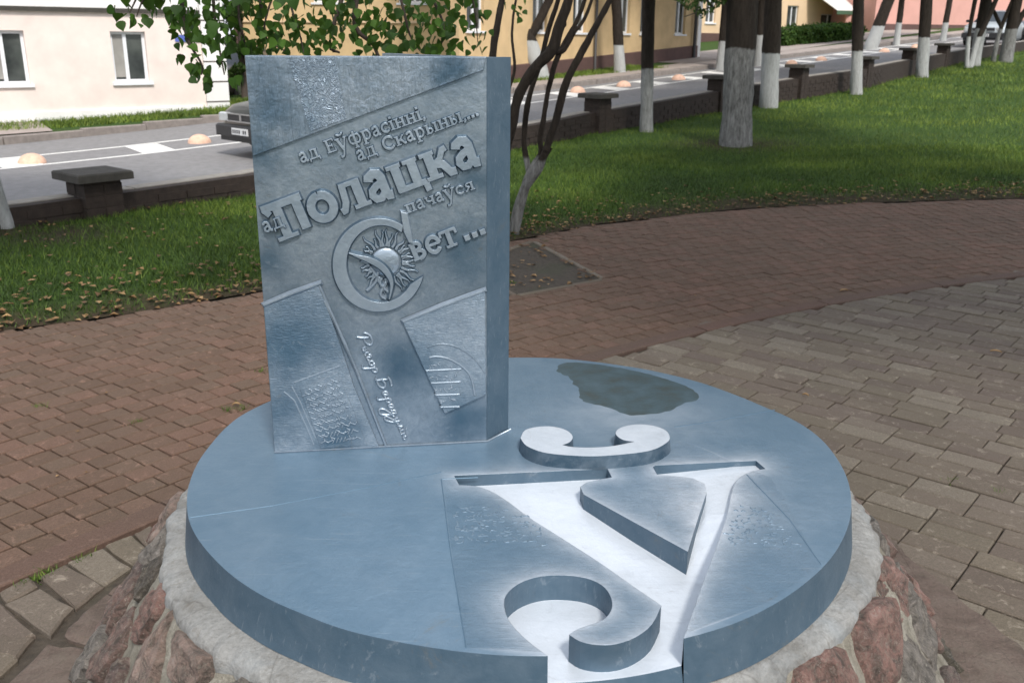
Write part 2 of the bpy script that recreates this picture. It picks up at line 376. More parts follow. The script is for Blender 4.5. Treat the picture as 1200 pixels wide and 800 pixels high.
M_PINK = simple('pink_plaster', (.60, .33, .28), .85, 0, 1.5, .07)
M_CREAM = simple('cream_plaster', (.74, .55, .36), .85, 0, 1.5, .07)
M_ROOF = simple('roof_metal', (.16, .12, .11), .6, 0, 3, .1)
M_FRAME = simple('white_window_frame', (.78, .80, .83), .4, 0, 8, .04)
M_PIPE = simple('dark_pipe', (.04, .038, .04), .5, 0, 8, .1)
M_AWN = simple('white_awning', (.8, .8, .78), .7, 0, 4, .05)
M_GREEN = simple('green_awning_trim', (.06, .12, .07), .7)
M_BLUES = simple('blue_sign_enamel', (.10, .14, .45), .35)
def glass():
    t = NT('window_glass'); n = t.noise(t.geo(), 1.7, 3)
    return t.set(t.ramp(n, [(.35, (.03, .035, .035)), (.65, (.09, .10, .095))]), .08, 0, .6)
M_GLASS = glass()
M_CURT = simple('grey_curtain', (.30, .29, .27), .9, 0, 5, .15)
def carpaint(pc):
    t = NT('car_paint')
    t.b.inputs['Coat Weight'].default_value = .25; t.b.inputs['Coat Roughness'].default_value = .06
    n = t.noise(t.geo(), 6, 4); return t.set(t.mix(t.ramp(n, [(.4, .12), (.7, 0.0)]), tuple(pc), (.08, .075, .07)), .32, .3)
M_BLACK = simple('black_trim', (.022, .022, .024), .55); M_TYRE = simple('tyre_rubber', (.02, .02, .02), .9)
M_RIM = simple('wheel_rim', (.4, .41, .42), .35, .8); M_CGLASS = simple('car_glass', (.035, .045, .055), .06, 0)
M_LAMP = simple('headlight_glass', (.55, .57, .58), .12, .3); M_PLATE = simple('plate_white', (.62, .62, .62), .5); M_PTXT = simple('plate_black', (.03, .03, .03), .5)

# ------------------------------------------------------------------ the setting: terrain, lawn, street
LAWN_IN = [(-7.5, 1.2), (-5.2, 3.1), (-3.6, 4.15), (-2.7, 4.78), (-2.17, 5.11), (-1.58, 5.62), (-.8, 6.4), (-.01, 7.22), (.72, 7.95), (2.06, 8.74), (3.3, 9.14), (5.15, 9.5), (7.5, 9.8), (12, 10.4), (20, 12), (34, 18), (44, 30)]
WALL = [(-9.8, 0.2), (-7.0, 3.7), (-3.99, 7.40), (-2.54, 9.22), (1.2, 15.05), (2.5, 16.6), (3.85, 18.25), (5.95, 20.5), (8.1, 22.8), (11.3, 27.4), (15.15, 32.9), (19.6, 38.4), (26, 46.5), (34, 56.5)]
WH = [(-99, .20), (4.5, .20), (6.3, .22), (13.3, .36), (15, .38), (21, .46), (26, .47), (36, .42), (43, .40), (99, .4)]
def wall_h(x, y):
    t = TT(x, y)
    for (a, ha), (b, hb) in zip(WH, WH[1:]):
        if t <= b: return ha + (hb - ha) * (t - a) / (b - a)
    return .4
RD = Vector((.656, .755)); RN = Vector((-.755, .656))
def sheet(name, A, B, nA, nB, zf, mat, dz=0.0, bias=1.0, attr=None, kind='structure', subd=None):
    a = resamp([Vector((p[0], p[1], 0)) for p in A], nA, bias); b = resamp([Vector((p[0], p[1], 0)) for p in B], nA, bias)
    V = []; F = []
    for i in range(nA):
        for j in range(nB):
            q = a[i].lerp(b[i], j / (nB - 1)); V.append((q.x, q.y, zf(q.x, q.y) + dz))
    for i in range(nA - 1):
        for j in range(nB - 1):
            k = i * nB + j; F.append((k, k + nB, k + nB + 1, k + 1))
    o = mk(name, V, F, mat, smooth=True)
    nrm = o.data.polygons[0].normal.z
    if nrm < 0: o.data.flip_normals()
    if attr:
        at_ = o.data.attributes.new('bare', 'FLOAT', 'POINT'); at_.data.foreach_set('value', [attr(v[0], v[1]) for v in V])
    return tag(o, kind=kind)
# wide earth sheet to the horizon: under everything
def zg(x, y): return min(zr(x, y), 4.0) - .25
V = []; F = []; xs = [-600, -300, -150, -80, -50, -35, -20, -10, 0, 10, 20, 30, 40, 55, 80, 150, 300, 600]; ys = [-600, -200, -80, -30, -10, 0, 6, 12, 18, 26, 34, 42, 50, 60, 80, 120, 200, 400, 900]
for x in xs:
    for y in ys: V.append((x, y, zg(max(-60, min(60, x)), max(-10, min(70, y))) - .15))
n = len(ys)
for i in range(len(xs) - 1):
    for j in range(n - 1): F.append((i * n + j, (i + 1) * n + j, (i + 1) * n + j + 1, i * n + j + 1))
tag(mk('ground', V, F, M_LAWN, smooth=True), kind='structure')

def lawn_inner_d(x, y): return min(segd((x, y), a, b) for a, b in zip(LAWN_IN, LAWN_IN[1:]))
PIT = [(-.36, 6.40), (.16, 7.22), (.60, 6.02), (.02, 5.58)]
def zlb(x, y): return zl(x, y) + .001 + (.024 + .02 * mnoise.noise(Vector((x * 1.3, y * 1.3, 0)))) * min(1, lawn_inner_d(x, y) / .3)
def bare(x, y):
    d = lawn_inner_d(x, y) + .25 * mnoise.noise(Vector((x * 2.1, y * 2.1, 3)))
    b = max(0, 1 - d / (.45 if x < 1 else .85))
    for tx, ty, r in ((3.18, 13.74, 1.2), (-4.0, 7.3, .7), (.02, 7.5, .6), (-3.5, 7.2, .7)):
        b = max(b, 1 - math.hypot(x - tx, y - ty) / r)
    return max(0, min(1, b))
sheet('lawn', LAWN_IN, WALL, 260, 70, zlb, M_LAWN, 0, 1.0, bare)

# soil bed below all pavers
_bp = [(-7.5, -3)] + LAWN_IN[:14] + [(12, -3)]
_bp = [(x - .1 if x < 6 else x, y + .12) for x, y in _bp]
tag(mk('paving_bed', [(x, y, -.014) for x, y in _bp], [tuple(range(len(_bp)))], M_SOIL), kind='structure')

# street wall side to far kerb
WOUT = [(p[0] + RN.x * .30, p[1] + RN.y * .30) for p in WALL]
KERB = [(-19, 6.2), (-9.0, 16.9), (-8.15, 18.2), (-6.5, 20.2), (-3.4, 22.6), (.84, 26.2), (2.33, 27.6), (5.25, 31.0), (9.16, 35.9), (13.55, 40.6), (22, 50), (32, 61)]
sheet('road', WOUT, KERB, 120, 24, zr, M_ASPH, 0)
LN = [(-14.5, 5.6), (-7.44, 13.80), (-5.28, 16.75), (.35, 22.95), (2.65, 25.45), (6.2, 29.6), (10.73, 34.8), (14.6, 39.3), (24, 50)]
def offs(P, d): return [(p[0] + RN.x * d, p[1] + RN.y * d) for p in P]
FW = 1.12
sheet('road_marking_line', offs(LN, -.05), offs(LN, .07), 120, 2, zr, M_LINE, .006)
sheet('road_marking_line', offs(LN, FW), offs(LN, FW + .12), 120, 2, zr, M_LINE, .006)
LP = [Vector((p[0], p[1], 0)) for p in LN]
def along(s_):
    acc = 0
    for a, b in zip(LP, LP[1:]):
        L = (b - a).length
        if s_ <= acc + L: return a.lerp(b, (s_ - acc) / L)
        acc += L
    return LP[-1]
s0 = (LP[1] - LP[0]).length
rungs = [s0 + q for q in (-4.2, -1.9, .35, 2.65, 5, 7.3, 9.6, 11.9, 14.1, 15.9, 17.9, 19.8, 21.7, 23.6, 25.6, 27.6, 29.6, 31.6, 33.6, 36, 38.5)]
for q in rungs:
    a = along(q); 
    P = [(a.x + RD.x * u + RN.x * v_, a.y + RD.y * u + RN.y * v_) for u, v_ in ((-.3, .07), (.3, .07), (.55, FW), (-.05, FW))]
    tag(mk('road_marking_rung', [(x, y, zr(x, y) + .0065) for x, y in P], [(0, 1, 2, 3)], M_LINE), kind='structure')
# kerb and the ground behind it
kb = MB()
KP = [Vector((p[0], p[1], 0)) for p in KERB]
for a, b in zip(KP, KP[1:]):
    n_ = max(1, int((b - a).length / 1.0))
    for k in range(n_):
        p = a.lerp(b, (k + .5) / n_); d = (b - a).normalized(); L = (b - a).length / n_
        if math.hypot(p.x, p.y) > 60 or p.y < 8: continue
        m = MB(); m.box((0, 0, 0), (L - .012, .15, .26), 0, 0, .012)
        o = mk('kerb_stone', m.V, m.F, M_KERB, world=False); o.location = (p.x + RN.x * .07, p.y + RN.y * .07, zr(p.x, p.y) + .005)
        o.rotation_euler = (0, -.03 if p.y > 24 else 0, math.atan2(d.y, d.x)); tag(o, kind='structure')
KB = offs(KERB, .14)
FAR = [(-40, 20), (-32, 30), (-26, 38), (-20, 45), (-12, 52), (-4, 58), (2, 62), (8, 66), (16, 72), (24, 78), (34, 84), (48, 95)]
sheet('verge', KB, FAR, 100, 30, lambda x, y: zv(x, y), M_LAWN, .0)
# pavement strip of the far side, right part
SWA = [(5.7, 33.4), (7.6, 35.6), (10, 38.2), (13.8, 43.2), (18, 48.5), (24, 55.5)]
sheet('sidewalk', SWA, [(p[0] - 2.2, p[1] + 2.0) for p in SWA], 30, 5, zv, M_WALK, .02)
# drive entrance at the far left
sheet('driveway', [(-11.5, 14.6), (-8.55, 17.85)], [(-14.2, 17.5), (-9.75, 19.75)], 8, 6, zv, M_WALK, .03)
sheet('roadside_earth_strip', offs(KERB[4:], .16), offs(KERB[4:], 1.3), 40, 4, zv, M_WALK, .008)

# ------------------------------------------------------------------ paving
AC = Vector((7.511, -4.0)); AR = 10.973
def in_red(x, y):
    r = math.hypot(x - AC.x, y - AC.y)
    return r > AR + .09
def outside_lawn(x, y):
    # True when the point lies on the paving side of the lawn edge
    P = LAWN_IN + [(44, -20), (-20, -20), (-20, 1.2)]
    return inpoly(x, y, P)
DC = Vector((.0216, 2.165))
bricks_red = []; bricks_grey = []
k = 0
while k < 75:
    rad = AR + .10 + .0505 + k * .1015; L = .1085; n_ = int(2 * math.pi * rad / L)
    da = 2 * math.pi / n_; a0 = (.5 if k % 2 else 0) * da
    i0 = int(math.radians(84) / da); i1 = int(math.radians(172) / da)
    for i in range(i0, i1):
        a = a0 + i * da; x = AC.x + rad * math.cos(a); y = AC.y + rad * math.sin(a)
        if not outside_lawn(x, y): continue
        if inpoly(x, y, PIT): continue
        px, py, dd = proj((x, y, 0))
        if px < -260 or px > 1460 or py > 1000 or dd < .4: continue
        bricks_red.append((x, y, a + math.pi / 2, px, py, dd))
    k += 1
ga = math.radians(-39.8); gd = Vector((math.cos(ga), math.sin(ga))); gn = Vector((-gd.y, gd.x))
for r_ in range(-70, 90):
    off = random.choice((0, .33, .5, .62)) * .207
    for c_ in range(-25, 60):
        u = c_ * .208 + off; v_ = r_ * .1045
        x = 1.3 + gd.x * u + gn.x * v_; y = 3.06 + gd.y * u + gn.y * v_
        if math.hypot(x - AC.x, y - AC.y) > AR + .06: continue
        if math.hypot(x - DC.x, y - DC.y) < 1.10: continue
        if x < -.3 and y < 3.0: continue
        px, py, dd = proj((x, y, 0))
        if px < -200 or px > 1500 or py > 1050 or dd < .4: continue
        bricks_grey.append((x, y, ga, px, py, dd))
def brick_mesh(lx, ly, seed, mat, hgt=.05):
    r = random.Random(seed); c = .004; V = []
    j = lambda s=.0012: r.uniform(-s, s)
    hx, hy = lx / 2, ly / 2
    cs = [(-hx, -hy), (hx, -hy), (hx, hy), (-hx, hy)]
    cs = [(x + j(), y + j()) for x, y in cs]
    tz = [j(.0008) for _ in range(4)]
    V += [(x, y, -hgt) for x, y in cs]; V += [(x, y, -c + tz[q]) for q, (x, y) in enumerate(cs)]
    V += [(x - math.copysign(c, x), y - math.copysign(c, y), tz[q]) for q, (x, y) in enumerate(cs)]
    F = [(8, 9, 10, 11)]
    for q in range(4):
        p = (q + 1) % 4; F += [(q, p, p + 4, q + 4), (q + 4, p + 4, p + 8, q + 8)]
    me = bpy.data.meshes.new('paver'); me.from_pydata(V, [], F); me.materials.append(mat); return me
def covered(px, py):
    if 285 < px < 600 and py < 520: return True
    return ((px - 607) / 395) ** 2 + ((py - 600) / 190) ** 2 < 1 or (215 < px < 990 and py > 620)
def lay(name, L, lx, ly, mat, parent_name):
    par = thing(parent_name, None, None); tag(par, kind='structure')
    vis = sorted([b for b in L if -10 < b[3] < 1210 and b[4] < 810 and not covered(b[3], b[4])], key=lambda b: b[5])[:300]
    vs = set(id(b) for b in vis)
    mes = [brick_mesh(lx, ly, 10 + q, mat) for q in range(8)]
    for b in vis:
        o = bpy.data.objects.new(name, random.choice(mes)); COL.objects.link(o); o.parent = par
        o.location = (b[0], b[1], random.gauss(0, .0016)); o.rotation_euler = (random.gauss(0, .006), random.gauss(0, .006), b[2] + random.gauss(0, .008))
    V = []; F = []; T = []
    base = [np.array([v.co[:] for v in m.vertices]) for m in mes]; fc = [tuple(p.vertices) for p in mes[0].polygons]
    for b in L:
        if id(b) in vs: continue
        bv = base[random.randrange(8)]; c_, s_ = math.cos(b[2] + random.gauss(0, .008)), math.sin(b[2]); n_ = len(V); tx, ty, dz = random.gauss(0, .006), random.gauss(0, .006), random.gauss(0, .0016)
        for q in bv: V.append((b[0] + q[0] * c_ - q[1] * s_, b[1] + q[0] * s_ + q[1] * c_, q[2] + dz + q[0] * tx + q[1] * ty))
        F += [tuple(i + n_ for i in f) for f in fc]; T += [random.random()] * len(fc)
    o = mk(name + '_field', V, F, mat, par); tag(o, kind='stuff')
    a = o.data.attributes.new('tint', 'FLOAT', 'FACE'); a.data.foreach_set('value', T)
    return par
lay('paver', bricks_red, .102, .0935, M_RED, 'red_pavement')
gp = lay('paver', bricks_grey, .2035, .0985, M_GREY, 'grey_pavement')
# pink border arc: separate long kerb pieces
bp = thing('border_kerb', None, None); tag(bp, kind='structure')
a = math.radians(100)
while a < math.radians(168):
    da = 1.0 / AR; V = []; N = 8
    for q in range(N + 1):
        t_ = a + (da - .0009) * q / N; jw = .0015 * math.sin(t_ * 90)
        for rr, zz in ((AR - .005 + jw, -.05), (AR - .003 + jw, .003), (AR + .004 + jw, .008), (AR + .09, .008), (AR + .097, .003), (AR + .099, -.05)):
            V.append((AC.x + rr * math.cos(t_), AC.y + rr * math.sin(t_), zz))
    F = [(q * 6 + s_, q * 6 + s_ + 1, (q + 1) * 6 + s_ + 1, (q + 1) * 6 + s_) for q in range(N) for s_ in range(5)] + [(0, 1, 2, 3, 4, 5), tuple(N * 6 + s_ for s_ in (5, 4, 3, 2, 1, 0))]
    mk('kerb_piece', V, F, M_BORD, bp); a += da
# lawn-edge low kerb where grass meets the pavers near the tree pit, and the pit frame
pk = thing('tree_pit', 'low concrete kerb frame of a square tree pit full of bare soil', 'tree pit', (.1, 6.3, 0))
for (a_, b_) in ((0, 1), (1, 2), (2, 3), (3, 0)):
    a3 = Vector(PIT[a_]); b3 = Vector(PIT[b_]); c_ = (a3 + b3) / 2; d_ = b3 - a3; m = MB()
    m.box((c_.x, c_.y, -.021), (d_.length - .05, .04, .05), math.atan2(d_.y, d_.x), 0, .006); m.build('kerb_piece', M_GREY, pk)
m = MB(); m.add([(p[0], p[1], -.006) for p in PIT], [(0, 1, 2, 3)]); m.build('soil', M_SOIL, pk)
# big tiles and flat stones between the border and the base, slab at the right
def flat_piece(name, P, z, mat, parent, th=.05, jitter=.004, bev=.006, dense=3):
    Q = []
    for i in range(len(P)):
        a_ = Vector(P[i]); b_ = Vector(P[(i + 1) % len(P)])
        for k_ in range(dense):
            q = a_.lerp(b_, k_ / dense); Q.append(Vector((q.x + random.uniform(-jitter, jitter), q.y + random.uniform(-jitter, jitter))))
    c_ = sum(Q, Vector((0, 0))) / len(Q); n_ = len(Q); V = []
    V += [(q.x, q.y, z - th) for q in Q]; V += [(q.x, q.y, z - bev) for q in Q]
    V += [(q.x + (c_.x - q.x) * min(.4, bev * 1.4 / max(.01, (c_ - q).length)), q.y + (c_.y - q.y) * min(.4, bev * 1.4 / max(.01, (c_ - q).length)), z + random.uniform(-.001, .001)) for q in Q]
    V.append((c_.x, c_.y, z + .001))
    F = []
    for q in range(n_):
        p = (q + 1) % n_; F += [(q, p, n_ + p, n_ + q), (n_ + q, n_ + p, 2 * n_ + p, 2 * n_ + q), (2 * n_ + q, 2 * n_ + p, 3 * n_)]
    o = mk(name, V, F, mat, parent)
    bm = bmesh.new(); bm.from_mesh(o.data); bmesh.ops.recalc_face_normals(bm, faces=bm.faces); bm.to_mesh(o.data); bm.free()
    return o
def gp_(px, py): v = onz(px, py, 0); return (v.x, v.y)
tiles = [[(0, 692), (35, 675), (45, 686), (6, 705)], [(7, 708), (46, 689), (86, 712), (58, 744)], [(44, 675), (77, 659), (120, 685), (90, 711)], [(79, 657), (120, 640), (154, 663), (123, 684)],
         [(123, 638), (153, 626), (178, 646), (157, 662)], [(156, 625), (175, 616), (200, 630), (177, 645)], [(-40, 700), (0, 704), (40, 742), (-6, 762), (-40, 735)], [(-60, 745), (-8, 765), (18, 748), (20, 772), (-8, 800), (-60, 790)], [(0, 742), (40, 746), (18, 770), (-6, 765)]]
for P in tiles: flat_piece('tile', [gp_(*p) for p in P], .001 + random.uniform(-.003, .003), M_GREY, gp)
for P, z_ in (([(74, 744), (96, 716), (130, 694), (146, 704), (130, 745), (100, 755)], .008), ([(-6, 812), (58, 755), (100, 759), (126, 770), (105, 830), (0, 850)], .010), ([(128, 692), (160, 666), (176, 660), (170, 690), (150, 702)], .006)):
    flat_piece('flat_stone', [gp_(*p) for p in P], z_, M_SLAB, gp, .05, .006, .012)
slabP = [gp_(*p) for p in ((1040, 628), (1057, 648), (1100, 683), (1150, 722), (1200, 762), (1290, 832), (1290, 960), (1000, 960), (1000, 760))]
flat_piece('slab', slabP, .010, M_SLAB, gp, .05, .007, .008, 6)

# ------------------------------------------------------------------ the monument
mon = thing('book_monument', 'blue-grey metal open book with raised lettering on a round disc over a fieldstone base', 'monument', (DC.x, DC.y, 0))
ZT, ZB = .5, .402
# --- disc outline (measured rim points; circle where the book hides it)
rim_px = [(597, 419), (650, 419.5), (690, 423), (720, 427), (753, 432), (786, 439), (824, 449), (860, 462), (896, 477), (925, 489), (950, 504), (966, 518), (980, 536), (991, 556), (997, 580), (997, 602), (988, 630), (970, 658), (948, 679), (914, 703.5), (866, 728), (830, 740), (801, 747.5), (760, 757), (700, 765), (642, 768), (600, 767.5), (560, 765), (500, 757), (450, 748), (396, 735), (354, 718), (320, 704), (276, 677), (250, 653), (234, 634), (222, 612), (219, 590), (224, 560), (233, 540), (247, 521), (280, 488), (316, 470)]
pol = sorted([(math.atan2(v.y - DC.y, v.x - DC.x), math.hypot(v.x - DC.x, v.y - DC.y)) for v in [onz(x, y, ZT) for x, y in rim_px]])
pol = [(pol[-1][0] - 2 * math.pi, pol[-1][1])] + pol + [(pol[0][0] + 2 * math.pi, pol[0][1])]
def rimr(a):
    a = (a + math.pi) % (2 * math.pi) - math.pi
    for (a0_, r0_), (a1_, r1_) in zip(pol, pol[1:]):
        if a0_ <= a <= a1_: return r0_ + (r1_ - r0_) * (a - a0_) / max(1e-6, a1_ - a0_)
    return .79
NR = 240
rr_ = [rimr(2 * math.pi * k / NR) for k in range(NR)]
for _ in range(3): rr_ = [(rr_[k - 1] + 2 * rr_[k] + rr_[(k + 1) % NR]) / 4 for k in range(NR)]
rim = [(DC.x + rr_[k] * math.cos(2 * math.pi * k / NR), DC.y + rr_[k] * math.sin(2 * math.pi * k / NR)) for k in range(NR)]
def D_(P): return [tuple(onz(x, y, ZT)[:2]) for x, y in P]
def ccw(P):
    return list(P) if sum(P[i - 1][0] * P[i][1] - P[i][0] * P[i - 1][1] for i in range(len(P))) >= 0 else list(P)[::-1]
def smoothseg(P, n=3):
    """Catmull-Rom through an open list of points"""
    Q = []
    for i in range(len(P) - 1):
        p0 = P[max(0, i - 1)]; p1 = P[i]; p2 = P[i + 1]; p3 = P[min(len(P) - 1, i + 2)]
        for k_ in range(n):
            t_ = k_ / n
            Q.append(tuple(.5 * (2 * p1[c] + (p2[c] - p0[c]) * t_ + (2 * p0[c] - 5 * p1[c] + 4 * p2[c] - p3[c]) * t_ ** 2 + (-p0[c] + 3 * p1[c] - 3 * p2[c] + p3[c]) * t_ ** 3) for c in range(len(p1))))
    Q.append(P[-1]); return Q
rec = D_([(532, 557), (712, 549), (717, 559), (700, 562), (687, 565), (680, 570), (684, 579), (742, 611), (806, 646), (817, 610), (828, 577), (826, 567), (812, 560), (790, 557.5), (770, 556), (765, 547), (768, 545), (886, 539.5), (897, 549), (884, 551)])
rec += smoothseg(D_([(884, 551), (868, 558), (859, 571), (852, 603), (839, 642), (824, 682), (810, 722), (801, 747.5)]))[1:]
e0 = Vector(D_([(797, 800)])[0]); rec += [tuple(e0)]
rec += [tuple(Vector(D_([(655, 810)])[0]))]
rec += D_([(642, 768)])
rec += smoothseg(D_([(642, 768), (618, 750), (598, 729), (591, 711), (593, 697), (607, 684), (628, 676), (652, 673.5), (680, 675.5), (700, 682), (712, 692), (717.5, 706), (715, 717), (706, 726), (690, 732), (676, 737), (667, 743)]))[1:]
rec += smoothseg(D_([(667, 743), (680, 751), (700, 755), (722, 754), (745, 746), (764, 731), (775, 709)]))[1:]
rec += smoothseg(D_([(775, 709), (740, 685), (700, 657), (650, 625), (620, 606), (596, 588), (575, 575), (555, 569), (532, 568)]))[1:-1]
wetP = chaikin(D_([(655, 424), (700, 426), (740, 433), (786, 445), (815, 457), (822, 468), (800, 472), (786, 482), (755, 486), (735, 487), (712, 476), (690, 473), (678, 468), (681, 458), (672, 450), (668, 441), (652, 437)]), 1)
wetP = [(x + .008 * mnoise.noise(Vector((x * 40, y * 40, 0))), y + .008 * mnoise.noise(Vector((x * 40, y * 40, 5)))) for x, y in chaikin(wetP, 2)]
grainP = D_([(517, 562), (640, 556), (800, 515), (905, 560), (962, 662), (900, 706), (801, 743), (640, 764), (546, 758)])
REDGE = D_([(884, 551), (868, 558), (859, 571), (852, 603), (839, 642), (824, 682), (810, 722), (801, 747.5)])
def floor_z(x, y):
    d = .009 + max(0, 2.34 - y) * .078
    d = max(.012, min(.056, d))
    k_ = max(0, min(1, (y - 1.70) / .2))      # the cast floor rises toward the outer edge of the right stroke
    if x > .1 and k_ > 0:
        w_ = max(0, min(1, min(segd((x, y), a_, b_) for a_, b_ in zip(REDGE, REDGE[1:])) / .17)); d *= 1 - k_ * .62 * (1 - w_)
    return ZT - d
# constrained triangulation of the whole top
pts = list(rim); edges = [(i, (i + 1) % NR) for i in range(NR)]; polys = [list(range(NR))]
def addpoly(P):
    P = ccw(P); n_ = len(pts); pts.extend(P); polys.append([n_ + i for i in range(len(P))])
addpoly(rec); addpoly(wetP); addpoly(grainP)
g_ = .02; x = -.8
while x < .85:
    y = 1.35
    while y < 3.0:
        a = math.atan2(y - DC.y, x - DC.x)
        if math.hypot(x - DC.x, y - DC.y) < rr_[int((a % (2 * math.pi)) / (2 * math.pi) * NR) % NR] - .012 and min(segd((x, y), rec[i - 1], rec[i]) for i in range(len(rec))) > .005:
            pts.append((x + random.uniform(-.003, .003), y + random.uniform(-.003, .003)))
        y += g_
    x += g_
vo_, eo_, fo_, ov, oe, of_ = delaunay_2d_cdt([Vector(p) for p in pts], [], polys, 1, 1e-6, True)
V = []; F = []; MI = []; SI = []
cache = {}
def vid(i, lev):
    key = (i, lev)
    if key not in cache:
        x, y = vo_[i]
        if lev == 't': z = ZT
        elif lev == 'f': z = floor_z(x, y)
        else:
            z = ZB; q = Vector((x - DC.x, y - DC.y)) * 1.016; x, y = DC.x + q.x, DC.y + q.y
        cache[key] = len(V); V.append((x, y, z))
        if lev == 't':
            d = min(segd((x, y), rec[k_ - 1], rec[k_]) for k_ in range(len(rec))) if y < 2.75 else .5
            s_ = .07 + .62 * math.exp(-(d / .026)) + .45 * math.exp(-((x - .44) ** 2 + (y - 1.93) ** 2) / .018) + .3 * math.exp(-((x - .33) ** 2 + (y - 2.46) ** 2) / .035)
            SI.append(min(1, s_))
        elif lev == 'f': SI.append(1.0)
        else: SI.append(.05)
    return cache[key]
cls = {}; emap = {}
for fi, f in enumerate(fo_):
    o_ = of_[fi]
    if 0 not in o_: continue
    c_ = 'f' if 1 in o_ else 't'
    ids = list(f)
    a2 = sum(vo_[ids[k_ - 1]].x * vo_[ids[k_]].y - vo_[ids[k_]].x * vo_[ids[k_ - 1]].y for k_ in range(len(ids)))
    if a2 < 0: ids.reverse()
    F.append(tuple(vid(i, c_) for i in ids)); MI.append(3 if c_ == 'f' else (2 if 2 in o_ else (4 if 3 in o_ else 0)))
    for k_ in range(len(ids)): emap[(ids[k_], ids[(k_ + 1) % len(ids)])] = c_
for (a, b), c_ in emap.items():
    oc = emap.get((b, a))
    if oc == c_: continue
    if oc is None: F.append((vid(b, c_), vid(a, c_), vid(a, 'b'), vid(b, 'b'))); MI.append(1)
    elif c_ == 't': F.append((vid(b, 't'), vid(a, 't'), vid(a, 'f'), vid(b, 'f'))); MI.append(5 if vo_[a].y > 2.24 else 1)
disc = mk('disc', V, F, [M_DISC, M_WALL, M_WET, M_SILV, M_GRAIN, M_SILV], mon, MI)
a = disc.data.attributes.new('silver', 'FLOAT', 'POINT'); a.data.foreach_set('value', SI)
# --- raised solids helper: union of polygons in a plane frame
def solid(name, polys2, frame, h, mat, parent, draft=.35, z0=-.001, dome=0, side=False):
    """polys2 = list of 2D polygons (m); frame = (origin, u, v, n)"""
    pts = []; pl = []
    for P in polys2:
        P = ccw(P); pl.append(list(range(len(pts), len(pts) + len(P)))); pts += [Vector(p) for p in P]
    vv, ee, ff, _, _, og = delaunay_2d_cdt(pts, [], pl, 0, 1e-7, True); ff = [f for f, o__ in zip(ff, og) if len(o__)]
    o_, u_, v_, n_ = frame; em = {}; tri = []
    for f in ff:
        ids = list(f)
        if sum(vv[ids[k_ - 1]].x * vv[ids[k_]].y - vv[ids[k_]].x * vv[ids[k_ - 1]].y for k_ in range(len(ids))) < 0: ids.reverse()
        tri.append(ids)
        for k_ in range(len(ids)): em[(ids[k_], ids[(k_ + 1) % len(ids)])] = 1
    bnd = [(a_, b_) for (a_, b_) in em if (b_, a_) not in em]
    nr = {}
    for a_, b_ in bnd:
        d_ = (vv[b_] - vv[a_]); 
        if d_.length < 1e-9: continue
        q = Vector((d_.y, -d_.x)).normalized(); nr[a_] = nr.get(a_, Vector((0, 0))) + q; nr[b_] = nr.get(b_, Vector((0, 0))) + q
    V = [o_ + u_ * p.x + v_ * p.y + n_ * h for p in vv]; F = [tuple(t_) for t_ in tri]; n0 = len(vv); idx = {}
    for i_, q in nr.items():
        if q.length > 1e-6: q = q.normalized()
        p = vv[i_] + q * (h * draft); idx[i_] = len(V); V.append(o_ + u_ * p.x + v_ * p.y + n_ * z0)
    for a_, b_ in bnd:
        if a_ in idx and b_ in idx: F.append((b_, a_, idx[a_], idx[b_]))
    if not isinstance(mat, list): mat = [mat]
    return mk(name, V, F, mat + ([M_PATINA_SHADE] if len(mat) == 1 and side else []), parent, [0] * len(tri) + [1 if (side and len(mat) == 1) else 0] * (len(F) - len(tri)))
flat = (Vector((0, 0, ZT)), Vector((1, 0, 0)), Vector((0, 1, 0)), Vector((0, 0, 1)))
# breve of the letter: traced on its raised top
BH = .034
def DB(P): return [tuple(onz(x, y, ZT + BH)[:2]) for x, y in P]
br = smoothseg(DB([(610, 513), (615, 504), (629, 500), (648, 499.5), (664, 504), (671, 511), (668, 517.5), (659, 521)]), 4)[:-1]
br += smoothseg(DB([(659, 521), (672, 523.5), (696, 524), (720, 522), (744, 517)]), 3)[:-1]
br += smoothseg(DB([(744, 517), (730, 515), (721.5, 508), (727, 501), (745, 497), (765, 498.5), (780, 504), (785, 513), (779, 520), (764, 527), (740, 531), (700, 534), (664, 533), (636, 529.5), (617, 522), (610, 513)]), 4)[:-1]
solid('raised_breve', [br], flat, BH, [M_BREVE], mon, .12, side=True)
# thin cast ridges dividing the top
def ridge(P, wd, frame, h, mat, parent, name='ridge'):
    P = [Vector(p) for p in P]; pl = strip(P, wd); return solid(name, pl, frame, h, mat, parent, 1.0)
def strip(P, wd):
    """quads along a polyline with mitred joints; wd scalar or list"""
    P = [Vector(p) for p in P]; n_ = len(P); Ls = []; Rs = []
    for i in range(n_):
        d0 = (P[i] - P[i - 1]).normalized() if i > 0 else (P[1] - P[0]).normalized()
        d1 = (P[i + 1] - P[i]).normalized() if i < n_ - 1 else d0
        q = d0 + d1
        if q.length < .3: q = d1
        q.normalize(); nn = Vector((-q.y, q.x)); k_ = min(1.5, 1 / max(.4, nn.dot(Vector((-d1.y, d1.x)))))
        w_ = (wd[i] if hasattr(wd, '__len__') else wd) / 2 * k_
        Ls.append(P[i] + nn * w_); Rs.append(P[i] - nn * w_)
    return [[tuple(Rs[i]), tuple(Rs[i + 1]), tuple(Ls[i + 1]), tuple(Ls[i])] for i in range(n_ - 1)]
for P in ([(908, 480), (860, 489), (820, 496), (790, 500)], [(875, 556), (925, 608), (963, 662)], [(517, 561), (527, 640), (546, 759)], [(517, 553), (430, 571), (320, 592), (222, 606)], [(517, 561), (560, 559)]):
    ridge(D_(P), .0016, flat, .0008, [M_DISC], mon)
